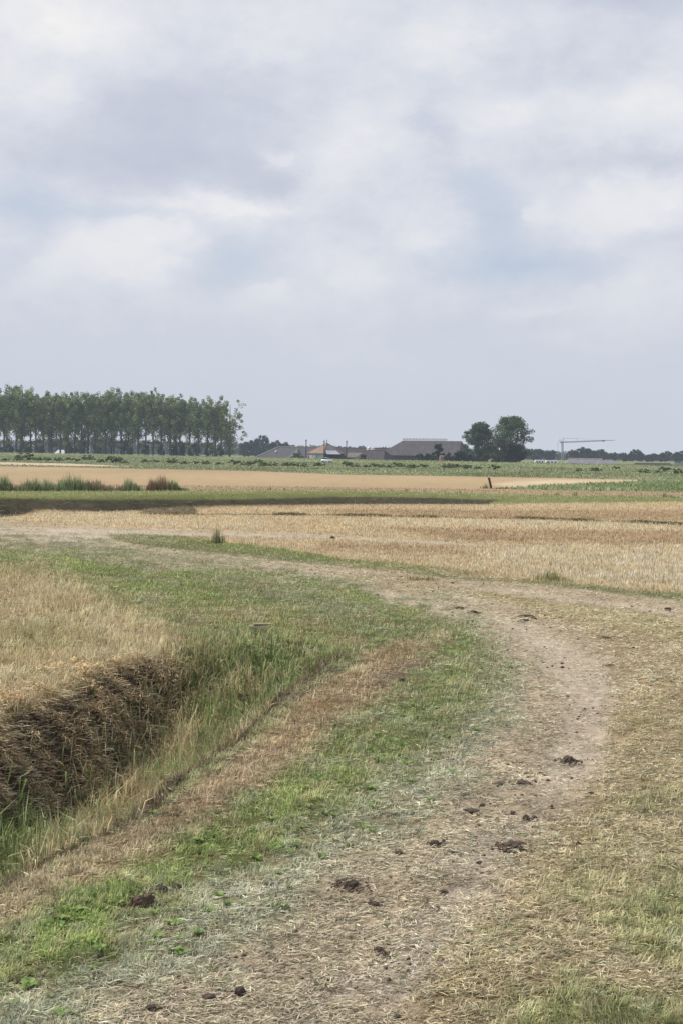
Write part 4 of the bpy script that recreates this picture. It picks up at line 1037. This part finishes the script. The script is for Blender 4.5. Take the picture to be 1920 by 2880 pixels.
# low shed with white sheet in front of it
t, Lr, zr, w, e, wall = hip_barn('low_shed', 'low brownish roofed shed right of the rusty roofed house', 978, 1022, 1273, 840, 0, 8, .9, 1, 1, M_greyt, M_walld, cat='shed')
mb = MB(); mb.quad((Lr - 2.8, -w - .8, e + .15), (Lr + 1.2, -w - .8, e + .05), (Lr - .4, -.4, e + 1.5), (Lr - 4.2, -.4, e + 1.5)); mb.build('roof_sheet', M_white, t)

# silos
for k, (px, tp, r, lb) in enumerate(((1036, 1256, 6, 'left and taller of the two cream silos behind the small hipped barn'), (1047.5, 1256.5, 5.2, 'right and slimmer cream silo behind the small hipped barn'))):
    D = 880 + 4 * k; b = atD(px, 1280, D); top = atD(px, tp, D)[2] - BZ; R = r * D / F
    t = thing('silo', lb, 'silo', (b[0], D, BZ), 0, 'cream silos')
    mb = MB(); mb.tube([(0, 0, 0), (0, 0, top - 1.2)], R, 18); mb.build('tank', M_cream, t, True)
    mb = MB(); mb.tube([(0, 0, top - 1.15), (0, 0, top - .7), (0, 0, top - .2), (0, 0, top)], [R * 1.04, R * .9, R * .5, R * .1], 18); mb.build('dome', M_white, t, True)
    mb = MB()
    for s in (-.25, .25): mb.tube([(s, -R - .15, 0), (s, -R - .15, top - 1)], .04, 4)
    for j in range(20): mb.tube([(-.25, -R - .15, j * .5), (.25, -R - .15, j * .5)], .03, 4)
    mb.build('ladder', M_lean, t)

# house with the rusty pyramid roof: near corner towards us
D = 750; m_ = D / F
apex = atD(919, 1246, D)[2] - BZ; ev = atD(911, 1275, D)[2] - BZ
X0 = atD(919, 1280, D)[0]
t = thing('farmhouse', 'old farmhouse with rusty red pyramid roof, teal doors and white lean-to', 'house', (X0, D, BZ))
Lc = np.array([-57 * m_, .5]); Nc = np.array([-8 * m_, -10.0]); Rc = np.array([52 * m_, -.5]); Bc = np.array([4 * m_, 10.0])
def rp(c, z): return (c[0], c[1], z)
ap = (0, 0, apex)
mb = MB(); mb.quad(rp(Lc, ev), rp(Nc, ev), ap); mb.quad(rp(Bc, ev), rp(Lc, ev), ap); mb.build('roof', M_rust, t)
mb = MB(); mb.quad(rp(Nc, ev), rp(Rc, ev), ap); mb.quad(rp(Rc, ev), rp(Bc, ev), ap); o = mb.build('roof', M_greyt, t); o['label'] = 'grey mossy right side of the roof'
def ins(c, k=.93): return c * k
mb = MB(); mb.quad(rp(ins(Lc), 0), rp(ins(Nc), 0), rp(ins(Nc), ev - .02), rp(ins(Lc), ev - .02)); mb.quad(rp(ins(Bc), 0), rp(ins(Lc), 0), rp(ins(Lc), ev - .02), rp(ins(Bc), ev - .02)); w1 = mb.build('wall', M_wallp, t)
mb = MB(); mb.quad(rp(ins(Nc), 0), rp(ins(Rc), 0), rp(ins(Rc), ev - .02), rp(ins(Nc), ev - .02)); mb.quad(rp(ins(Rc), 0), rp(ins(Bc), 0), rp(ins(Bc), ev - .02), rp(ins(Rc), ev - .02)); w2 = mb.build('wall', M_walld, t); w2['label'] = 'dark boarded right hand wall'
def on(c0, c1, f0, f1, z0, z1, out, mat, nm, par):
    a = ins(c0) * (1 - f0) + ins(c1) * f0; b = ins(c0) * (1 - f1) + ins(c1) * f1
    dd = (b - a); nrm = np.array([dd[1], -dd[0]]); nrm /= np.linalg.norm(nrm); a2 = a + nrm * out; b2 = b + nrm * out
    mb = MB(); mb.quad((a2[0], a2[1], z0), (b2[0], b2[1], z0), (b2[0], b2[1], z1), (a2[0], a2[1], z1)); mb.quad((a2[0], a2[1], z1), (b2[0], b2[1], z1), (b[0], b[1], z1), (a[0], a[1], z1))
    mb.quad((a[0], a[1], z0), (a2[0], a2[1], z0), (a2[0], a2[1], z1), (a[0], a[1], z1)); mb.quad((b2[0], b2[1], z0), (b[0], b[1], z0), (b[0], b[1], z1), (b2[0], b2[1], z1))
    return mb.build(nm, mat, par)
on(Lc, Nc, .60, .78, 0, ev - 1.2, .12, M_teal, 'door', w1); on(Lc, Nc, .80, .98, 0, ev - 1.2, .12, M_teal, 'door', w1)
on(Lc, Nc, .12, .28, 0, ev - 1.0, .12, M_lean, 'shutter', w1); on(Lc, Nc, .34, .54, 0, ev - 1.0, .12, M_wallp, 'shutter', w1)
on(Lc, Nc, .04, .10, .0, ev - 1.4, .12, M_walld, 'window', w1); on(Lc, Nc, .56, .59, .0, ev - .8, .14, M_walld, 'window', w1)
# lean-to sheet over the right wall
a = Nc * .95 + Rc * .05; b = Nc * .30 + Rc * .70; nr = np.array([(b - a)[1], -(b - a)[0]]); nr /= np.linalg.norm(nr)
a2 = a + nr * 1.5; b2 = b + nr * 1.5
u0 = a * .80; u1 = b * .72
mb = MB(); zz0 = ev - .35; zz1 = ev + 1.55
mb.quad((a2[0], a2[1], zz0), (b2[0], b2[1], zz0), (u1[0], u1[1], zz1), (u0[0] + .2, u0[1], zz1)); mb.quad((a2[0], a2[1], zz0 - .1), (b2[0], b2[1], zz0 - .1), (b2[0], b2[1], zz0), (a2[0], a2[1], zz0)); mb.build('lean_to_roof', M_lean, t)
mb = MB(); mb.tube([(0, 0, apex), (0, 0, apex + 1.9)], [.16, .1], 5); mb.tube([(0, 0, apex + 1.0), (0, 0, apex + 1.25), (0, 0, apex + 1.5)], [.12, .32, .1], 6); mb.build('finial', M_pole, t)
mb = MB()
for cc in (Lc, Nc, Rc): mb.tube([rp(cc, ev + .05), (0, 0, apex + .05)], .16, 5)
mb.build('ridge_cap', M_greyt, t)

# poles
for px, tp, D, lb in ((861, 1236, 735, 'left utility pole at the corner of the rusty roofed house'), (911.6, 1238.5, 728, 'middle utility pole in front of the rusty roof'), (973.8, 1239, 735, 'right utility pole beyond the lean-to of the rusty roofed house')):
    b = atD(px, 1280, D); top = atD(px, tp, D)[2] - BZ
    t = thing('utility_pole', lb, 'utility pole', (b[0], D, BZ), 0, 'wooden utility poles by the farmhouse')
    mb = MB(); mb.tube([(0, 0, 0), (0, 0, top)], [.30, .21], 8); mb.build('pole', M_pole, t)
    mb = MB(); mb.box((0, 0, top - .8), (1.0, .2, .2)); mb.build('crossarm', M_pole, t)
    mb = MB()
    for s in (-.4, 0, .4): mb.tube([(s, 0, top - .7), (s, 0, top - .3)], .09, 6)
    mb.build('insulator', M_cream, t)

# orange brick shed
b = atD(1240, 1280, 775); t = thing('brick_shed', 'tiny orange brick shed half hidden by bushes before the thatched barn', 'shed', (b[0], 775, BZ), .3)
top = atD(1240, 1284, 775)[2] - BZ
mb = MB(); mb.box((0, 0, top / 2), (1.9, 1.8, top)); mb.build('wall', M_brick, t)
mb = MB(); mb.quad((-1.1, -1.1, top + .01), (1.1, -1.1, top + .01), (1.1, 0, top + .6), (-1.1, 0, top + .6)); mb.quad((1.1, 1.1, top + .01), (-1.1, 1.1, top + .01), (-1.1, 0, top + .6), (1.1, 0, top + .6)); mb.build('roof', M_rust, t)

# pale shed behind the poplars
t, Lr, zr, w, e, wall = hip_barn('pale_shed', 'pale roofed shed glimpsed between the poplar trunks', 164, 181, 1265, 960, 0, 8, -.2, 2.5, 1.2, M_white, M_lean, cat='shed')
mb = MB(); mb.tube([(-Lr, 0, zr), (Lr, 0, zr)], .15, 5); mb.build('ridge_cap', M_lean, t)
# low roofs at right
t, Lr, zr, w, e, wall = hip_barn('low_barn', 'low pale grey thatched roof peeping over the dike under the crane', 1598, 1692, 1290.3, 560, 0, 9, -.2, 2.6, 2.6, M_low, M_low)
mb = MB(); mb.tube([(-Lr + k * 2 * Lr / 16, 0, zr + .06 * rng.uniform(.3, 1.8)) for k in range(17)], .2, 6); mb.build('ridge_cap', M_lowr, t)
t, Lr, zr, w, e, wall = hip_barn('low_barn', 'smaller pale roof joining the right end of the low grey roof', 1700, 1722, 1294, 563, 0, 8, -.2, 1.6, 2.6, M_low, M_low)
mb = MB(); mb.tube([(-Lr, 0, zr + .05), (Lr, 0, zr + .05)], .18, 6); mb.tube([(0, 0, zr), (2.8, -3, e + .2)], .12, 5); mb.build('ridge_cap', M_lowr, t)
t, Lr, zr, w, e, wall = hip_barn('low_barn', 'long flat dark purple roof behind the dike at far right', 1784, 1884, 1303.5, 620, 0, 9, -.6, 2, 2, M_darkroof, M_walld)
mb = MB(); mb.tube([(-Lr, 0, zr + .05), (Lr, 0, zr + .05)], .15, 6); mb.build('ridge_cap', M_slate, t)
t, Lr, zr, w, e, wall = hip_barn('low_barn', 'grey roof cut by the right edge of the picture', 1898, 1960, 1300.5, 640, 0, 9, -.6, 1.5, 2, M_slate, M_walld)
mb = MB(); mb.tube([(-Lr, 0, zr + .05), (Lr, 0, zr + .05)], .15, 6); mb.build('ridge_cap', M_slate, t)

# caravans
M_blue = solid('blue_stripe', (120, 140, 176), .5, .1, 1); M_tyre = solid('tyre', (40, 40, 42), .9, .1, 1)
M_van = solid('caravan_white', (226, 228, 232), .45, .05, .5)
def prism(mb, prof, y0, y1):
    n = len(prof)
    mb.quad(*[(x, y0, z) for x, z in prof]); mb.quad(*[(x, y1, z) for x, z in prof][::-1])
    for i in range(n):
        (xa, za), (xb, zb) = prof[i], prof[(i + 1) % n]; mb.quad((xa, y0, za), (xa, y1, za), (xb, y1, zb), (xb, y0, zb))
for k, (p0, p1, pt_, D, lb) in enumerate(((1502, 1529, 1293.2, 600, 'white caravan with dark windows parked right of the farmyard trees'), (1532, 1568, 1294, 606, 'longer white caravan with blue band, right of the first caravan'))):
    Ln = (p1 - p0) * D / F; b = atD((p0 + p1) / 2, 1280, D); top = atD(p0, pt_, D)[2]; gz = .2 - 0.2
    zb = top - 2.5
    t = thing('caravan', lb, 'caravan', (b[0], D, zb), 0, 'caravans beside the farm')
    h = Ln / 2; mb = MB(); prism(mb, [(-h, .5), (h, .5), (h, 1.4), (h - .35, 2.35), (h - .7, 2.5), (-h + .5, 2.5), (-h + .1, 2.2), (-h, 1.5)], -1.1, 1.1); bd = mb.build('body', M_van, t)
    for j in range(3): mb = MB(); mb.box((-h + Ln * (.22 + .28 * j), -1.12, 1.65), (Ln * .16, .06, .55)); mb.build('window', M_glass, t)
    mb = MB(); mb.box((h * .1, -1.125, 1.1), (Ln * .96, .05, .22)); mb.build('stripe', M_blue, t)
    for s in (-1, 1): mb = MB(); mb.tube([(h * .1, s * .95 - .1, .34), (h * .1, s * .95 + .1, .34)], .34, 14); mb.build('wheel', M_tyre, t)
    mb = MB(); mb.box((-h - .5, 0, .5), (1.0, .12, .1)); mb.build('drawbar', M_pole, t)
    mb = MB(); mb.box((0, 0, -1.0), (Ln * .9, 2.0, 1.95)); 
    # ground they stand on lies behind the dike
    t.location.z = zb
# level stand for the caravans
mb = MB(); c0 = atD(1495, 1280, 600); c1 = atD(1575, 1280, 600)
zs_ = atD(1500, 1293.2, 600)[2] - 2.5
mb.box(((c0[0] + c1[0]) / 2, 603, (zs_ + BZ) / 2 - .01), (c1[0] - c0[0] + 6, 22, zs_ - BZ)); o = mb.build('parking_ground', M_wallp); tag(o, kind='structure')

# car
M_car = solid('silver_paint', (206, 212, 224), .3, .03, .5, metal=.1); M_cg = solid('car_glass', (36, 42, 52), .12, .1, 1)
M_lamp = solid('lamp', (190, 60, 50), .4, .1, 1); M_rim = solid('rim', (150, 150, 156), .4, .1, 1)
c = at(920, 1302.5, .35)
for _ in range(4): c = at(920, 1302.5, float(height(c[0], c[1])) )
c[2] = float(height(c[0], c[1])) + .25
car = thing('parked_car', 'small silver white hatchback on the grassy dike below the farmhouse', 'car', c, -.45)
def loft(mb, secs):
    n = len(secs[0][1]); i0 = len(mb.v)
    for x, pr in secs:
        for y, z in pr: mb.v.append((x, y, z))
    for k in range(len(secs) - 1):
        for j in range(n - 1): a_ = i0 + k * n + j; mb.f.append((a_, a_ + 1, a_ + 1 + n, a_ + n))
    mb.f.append(tuple(i0 + j for j in range(n))[::-1]); mb.f.append(tuple(i0 + (len(secs) - 1) * n + j for j in range(n)))
def sec(w, z0, z1): return [(-w * .92, z0), (-w, z0 + .15), (-w, (z0 + z1) / 2), (-w * .93, z1), (0, z1 + .03), (w * .93, z1), (w, (z0 + z1) / 2), (w, z0 + .15), (w * .92, z0), (-w * .92, z0)]
mb = MB(); loft(mb, [(-2.05, sec(.72, .38, .8)), (-1.95, sec(.82, .26, .95)), (-1.2, sec(.86, .22, 1.0)), (0, sec(.87, .22, .98)), (.9, sec(.86, .22, .95)), (1.7, sec(.82, .24, .84)), (2.05, sec(.66, .34, .66))]); mb.build('body', M_car, car, True)
def sec2(w, wt, z0, z1): return [(-w, z0), (-wt, z1), (0, z1 + .03), (wt, z1), (w, z0), (-w, z0)]
mb = MB(); loft(mb, [(-1.95, sec2(.78, .72, .94, 1.0)), (-1.6, sec2(.79, .62, .94, 1.42)), (-.6, sec2(.8, .62, .94, 1.5)), (.3, sec2(.8, .6, .94, 1.44)), (1.15, sec2(.78, .72, .93, .97))]); mb.build('windows', M_cg, car)
mb = MB(); loft(mb, [(-1.62, [(-.64, 1.44), (0, 1.5), (.64, 1.44), (.6, 1.39), (-.6, 1.39)]), (-.6, [(-.64, 1.52), (0, 1.58), (.64, 1.52), (.6, 1.46), (-.6, 1.46)]), (.25, [(-.62, 1.46), (0, 1.52), (.62, 1.46), (.58, 1.4), (-.58, 1.4)])]); mb.build('roof', M_car, car)
for x in (-1.3, 1.3):
    for s in (-1, 1):
        mb = MB(); mb.tube([(x, s * .88 - .1, .32), (x, s * .88 + .1, .32)], .32, 16); wh = mb.build('wheel', M_tyre, car)
        mb = MB(); mb.tube([(x, s * .98, .32), (x, s * .995, .32)], .2, 12); mb.build('rim', M_rim, wh)
for s in (-1, 1):
    mb = MB(); mb.box((-2.0, s * .66, .82), (.1, .26, .24)); mb.build('tail_light', M_lamp, car)
    mb = MB(); mb.box((1.95, s * .6, .68), (.1, .3, .14)); mb.build('headlight', M_van, car)

car.scale = (1.12, 1.12, 1.2)
# crane
M_crane = solid('crane_steel', (150, 154, 154), .6, .1, 1)
D = 1500
def cp_(px, py): 
    q = atD(px, py, D); return np.array([q[0], 0, q[2]])
base = cp_(1580, 1303); org = np.array([base[0], 0, BZ])
crane = thing('tower_crane', 'slim tower crane with long jib pointing right above the far woods', 'crane', (base[0], D, BZ))
def lattice(mb, a, b, s, r, n):
    a = np.array(a); b = np.array(b); d = (b - a) / np.linalg.norm(b - a); u = np.cross(d, (0, 1, 0)); u /= np.linalg.norm(u); v = np.array([0, 1.0, 0])
    cs = [u * s + v * s, -u * s + v * s, -u * s - v * s, u * s - v * s]
    for c_ in cs: mb.tube([a + c_, b + c_], r, 4)
    for k in range(n):
        p = a + (b - a) * k / n; q = a + (b - a) * (k + 1) / n
        for j in range(4): mb.tube([p + cs[j], q + cs[(j + 1) % 4]], r * .6, 4)
top = cp_(1580, 1242) - org
mb = MB(); lattice(mb, (0, 0, 0), top, .75, .3, 12); mb.build('mast', M_crane, crane)
mb = MB(); lattice(mb, cp_(1572, 1244) - org, cp_(1700, 1239) - org, .5, .24, 26); mb.tube([cp_(1700, 1239) - org, cp_(1728, 1238) - org], [.42, .3], 5); mb.build('jib', M_crane, crane)
mb = MB(); A1 = cp_(1584.5, 1232.5) - org; A2 = cp_(1622, 1232.5) - org; A0 = cp_(1571.5, 1237) - org; A3 = cp_(1567, 1245) - org; A4 = cp_(1567, 1266) - org
for s_ in (-.8, .8): mb.tube([top + (0, s_, 0), A1], .26, 5)
mb.build('apex_frame', M_crane, crane)
mb = MB(); mb.tube([A1, A2], .15, 4); mb.tube([A1, A0], .14, 4); mb.tube([A2, cp_(1622, 1241) - org], .15, 4); mb.tube([A2, cp_(1690, 1239) - org], .07, 4); mb.tube([A0, A3], .16, 4); mb.tube([A3, A4], .16, 4); mb.tube([A0, top], .18, 4); mb.build('cables', M_crane, crane)
mb = MB(); q = cp_(1695, 1240.2) - org; mb.box(q, (2.4, 1.2, 1.2)); mb.build('trolley', M_walld, crane)
mb = MB(); q = cp_(1567, 1268) - org; mb.box(q - (0, 0, 1.4), (2.2, 2.0, 2.6)); mb.build('counterweight', M_crane, crane)

# ------------------------------------------------------------------ sky and sun
SUN_EL, SUN_AZ = math.radians(48), math.radians(-72)    # azimuth measured from the view direction, to the left
sd = bpy.data.lights.new('sun', 'SUN'); so = bpy.data.objects.new('sun', sd); COL.objects.link(so)
sd.energy = 4.2; sd.angle = math.radians(.6); sd.color = (1, .94, .84)
dv = Vector((math.sin(SUN_AZ) * math.cos(SUN_EL), math.cos(SUN_AZ) * math.cos(SUN_EL), math.sin(SUN_EL)))
so.rotation_euler = dv.to_track_quat('Z', 'Y').to_euler()

wd = bpy.data.worlds.new('World'); S.world = wd; wd.use_nodes = True; nt = wd.node_tree; nt.nodes.clear()
out = node(nt, 'ShaderNodeOutputWorld'); bg = node(nt, 'ShaderNodeBackground'); bg.inputs['Strength'].default_value = .1; nt.links.new(bg.outputs[0], out.inputs[0])
sky = node(nt, 'ShaderNodeTexSky'); sky.sky_type = 'NISHITA'; sky.sun_disc = False; sky.sun_elevation = SUN_EL; sky.sun_rotation = SUN_AZ; sky.air_density = 1; sky.dust_density = 2
tc = node(nt, 'ShaderNodeTexCoord'); sx = node(nt, 'ShaderNodeSeparateXYZ'); nt.links.new(tc.outputs['Generated'], sx.inputs[0])
X, Y, Z = sx.outputs
U = mathn(nt, 'ARCTAN2', X, Y)
V_ = mathn(nt, 'DIVIDE', Z, mathn(nt, 'SQRT', mathn(nt, 'ADD', mathn(nt, 'MULTIPLY', X, X), mathn(nt, 'MULTIPLY', Y, Y))))
cmb = node(nt, 'ShaderNodeCombineXYZ'); nt.links.new(U, cmb.inputs[0]); nt.links.new(mathn(nt, 'MULTIPLY', V_, 1.5), cmb.inputs[1])
def nz(scale, det=6, rough=.55, off=0.0, dist=0.0):
    m = node(nt, 'ShaderNodeMapping'); m.inputs['Location'].default_value = (off, off * .7, off * .3); nt.links.new(cmb.outputs[0], m.inputs[0])
    n = node(nt, 'ShaderNodeTexNoise'); n.inputs['Scale'].default_value = scale; n.inputs['Detail'].default_value = det; n.inputs['Roughness'].default_value = rough; n.inputs['Distortion'].default_value = dist
    nt.links.new(m.outputs[0], n.inputs['Vector']); return mathn(nt, 'SUBTRACT', n.outputs[0], .5)
n1 = nz(14, 8, .6, 3.1); n2 = nz(14, 8, .6, 9.7); n3 = nz(9, 7, .55, 5.5, .4); n4 = nz(38, 6, .6, 1.2)
Uw = mathn(nt, 'ADD', U, mathn(nt, 'ADD', mathn(nt, 'MULTIPLY', n1, .06), mathn(nt, 'MULTIPLY', n4, .02)))
Vw = mathn(nt, 'ADD', V_, mathn(nt, 'ADD', mathn(nt, 'MULTIPLY', n2, .035), mathn(nt, 'MULTIPLY', n4, .015)))
def blob(px, py, rx, ry, amp):
    u0 = math.atan((px - 960) / F); v0 = (YH - py) / F
    a = mathn(nt, 'MULTIPLY', mathn(nt, 'SUBTRACT', Uw, u0), F / rx); b = mathn(nt, 'MULTIPLY', mathn(nt, 'SUBTRACT', Vw, v0), F / ry)
    e = mathn(nt, 'EXPONENT', mathn(nt, 'MULTIPLY', mathn(nt, 'ADD', mathn(nt, 'MULTIPLY', a, a), mathn(nt, 'MULTIPLY', b, b)), -1.0))
    return mathn(nt, 'MULTIPLY', e, amp)
def sump(ls, base):
    acc = base
    for b in ls: acc = mathn(nt, 'ADD', acc, b)
    return acc
k_ = 1.2245
# bright (+) and grey (-) of the cloud
B = [(70, 90, 110, 90, .9), (200, 110, 110, 60, .5), (70, 270, 110, 60, .5), (590, 130, 70, 60, .4), (1020, 110, 110, 80, .85), (750, 390, 90, 60, .7), (625, 368, 40, 22, .6), (840, 320, 90, 110, .4), (1400, 490, 110, 75, .7), (1225, 470, 40, 40, .6), (1540, 470, 90, 50, .5),
     (340, 560, 90, 50, .85), (200, 590, 80, 40, .7), (330, 625, 90, 35, .5), (110, 640, 70, 35, .5), (480, 478, 130, 22, .6), (640, 480, 120, 24, .4), (610, 682, 45, 20, .6), (790, 640, 80, 50, .5), (980, 570, 90, 45, .4), (1120, 280, 100, 50, .5), (1330, 270, 160, 60, .4), (1500, 240, 120, 50, .4), (1440, 670, 130, 50, .5), (1240, 705, 110, 22, .35), (1280, 780, 60, 30, .3), (700, 80, 120, 60, .3), (430, 30, 160, 50, .3), (560, 700, 160, 30, .25),
     (380, 300, 260, 110, -.85), (330, 385, 330, 40, -.55), (600, 430, 80, 30, -.6), (1440, 20, 260, 36, -.9), (1330, 160, 260, 50, -.35), (1480, 385, 200, 40, -.6), (1300, 360, 160, 40, -.2), (980, 300, 50, 90, -.4), (560, 200, 200, 60, -.3), (1500, 560, 130, 25, -.3)]
bright = sump([blob(x * k_, y * k_, a * k_, b * k_, c_) for x, y, a, b, c_ in B], mathn(nt, 'ADD', mathn(nt, 'MULTIPLY', n3, 1.3), mathn(nt, 'ADD', mathn(nt, 'MULTIPLY', nz(26, 8, .62, 2.2), 1.1), mathn(nt, 'MULTIPLY', nz(70, 6, .6, 8.8), .5))))
# holes showing blue (+)
Hh = [(20, 500, 160, 70, .95), (520, 640, 130, 60, .7), (560, 580, 120, 60, .55), (1130, 500, 110, 110, .95), (1120, 620, 190, 50, .8), (560, 300, 80, 50, .35), (30, 620, 80, 50, .6), (1300, 610, 150, 45, .6), (1050, 420, 70, 50, .5), (990, 290, 50, 80, .4), (280, 500, 200, 20, .5), (1050, 740, 200, 40, .35)]
holes = sump([blob(x * k_, y * k_, a * k_, b * k_, c_) for x, y, a, b, c_ in Hh], mathn(nt, 'MULTIPLY', n1, .9))
def ramp(fac, els):
    r = node(nt, 'ShaderNodeValToRGB'); r.color_ramp.interpolation = 'B_SPLINE'
    while len(r.color_ramp.elements) < len(els): r.color_ramp.elements.new(.5)
    for e_, (p_, c_) in zip(r.color_ramp.elements, els): e_.position = p_; e_.color = (*(L(c_)), 1)
    nt.links.new(fac, r.inputs[0]); return r.outputs[0]
bf = mathn(nt, 'MULTIPLY_ADD', bright, .36, .5)
cloud = ramp(bf, [(0, (192, 198, 214)), (.3, (203, 208, 222)), (.5, (216, 220, 230)), (.72, (230, 231, 237)), (1, (246, 245, 243))])
Cm = [(130, 630, 70, 30, 1), (215, 590, 60, 26, 1), (300, 585, 60, 40, 1), (350, 560, 60, 38, 1), (440, 572, 50, 22, .7), (612, 682, 30, 15, .9), (626, 368, 26, 14, 1), (740, 390, 60, 40, .7), (1390, 460, 60, 40, 1), (1340, 510, 90, 30, .8), (1500, 490, 90, 50, .6), (1225, 470, 34, 34, .9), (1440, 660, 120, 30, .8), (1240, 708, 90, 14, .8), (1390, 690, 60, 20, .6), (970, 560, 70, 30, .6), (770, 640, 60, 34, .6), (590, 130, 40, 36, .7), (60, 90, 60, 60, .9), (1010, 110, 70, 60, .7), (480, 476, 110, 14, .6), (90, 270, 90, 26, .6), (830, 300, 60, 60, .5), (1120, 280, 70, 26, .6)]
n5 = nz(60, 6, .6, 4.4); n6 = nz(24, 6, .6, 7.7)
cum = sump([blob(x * k_, y * k_, a * k_ * 1.15, b * k_ * 1.15, c_) for x, y, a, b, c_ in Cm], mathn(nt, 'ADD', mathn(nt, 'MULTIPLY', n5, 1.0), mathn(nt, 'MULTIPLY', n6, 1.1)))
cmr = node(nt, 'ShaderNodeMapRange', interpolation_type='SMOOTHSTEP'); nt.links.new(cum, cmr.inputs[0]); cmr.inputs[1].default_value = .38; cmr.inputs[2].default_value = .9
def mix(f, a, b):
    m = node(nt, 'ShaderNodeMix', data_type='RGBA'); 
    if isinstance(f, (int, float)): m.inputs[0].default_value = f
    else: nt.links.new(f, m.inputs[0])
    for i, v in ((6, a), (7, b)):
        if isinstance(v, tuple): m.inputs[i].default_value = v
        else: nt.links.new(v, m.inputs[i])
    return m.outputs[2]
def scale(c, s):
    v = node(nt, 'ShaderNodeVectorMath', operation='SCALE'); nt.links.new(c, v.inputs[0]); v.inputs['Scale'].default_value = s; return v.outputs[0]
blue_t = tuple(L((191, 204, 222)) * 10) + (1,)
blue = mix(.93, sky.outputs[0], blue_t)
hf = node(nt, 'ShaderNodeClamp'); nt.links.new(mathn(nt, 'MULTIPLY_ADD', holes, .85, -.12), hf.inputs[0])
cl = mix(hf.outputs[0], scale(cloud, 10.0), blue)
cl = mix(mathn(nt, 'MULTIPLY', cmr.outputs[0], .5), cl, tuple(L((228, 229, 234)) * 10) + (1,))
# milky layer towards the horizon
mr = node(nt, 'ShaderNodeMapRange', interpolation_type='SMOOTHSTEP'); nt.links.new(V_, mr.inputs[0]); mr.inputs[1].default_value = .02; mr.inputs[2].default_value = .16; mr.inputs[3].default_value = 1; mr.inputs[4].default_value = 0
hz = mix(mathn(nt, 'MULTIPLY', mr.outputs[0], .92), cl, tuple(L((201, 208, 220)) * 10) + (1,))
nt.links.new(hz, bg.inputs[0])

S.render.engine = 'CYCLES'
S.cycles.max_bounces = 4; S.cycles.diffuse_bounces = 2; S.cycles.glossy_bounces = 1; S.cycles.transmission_bounces = 3; S.cycles.transparent_max_bounces = 4
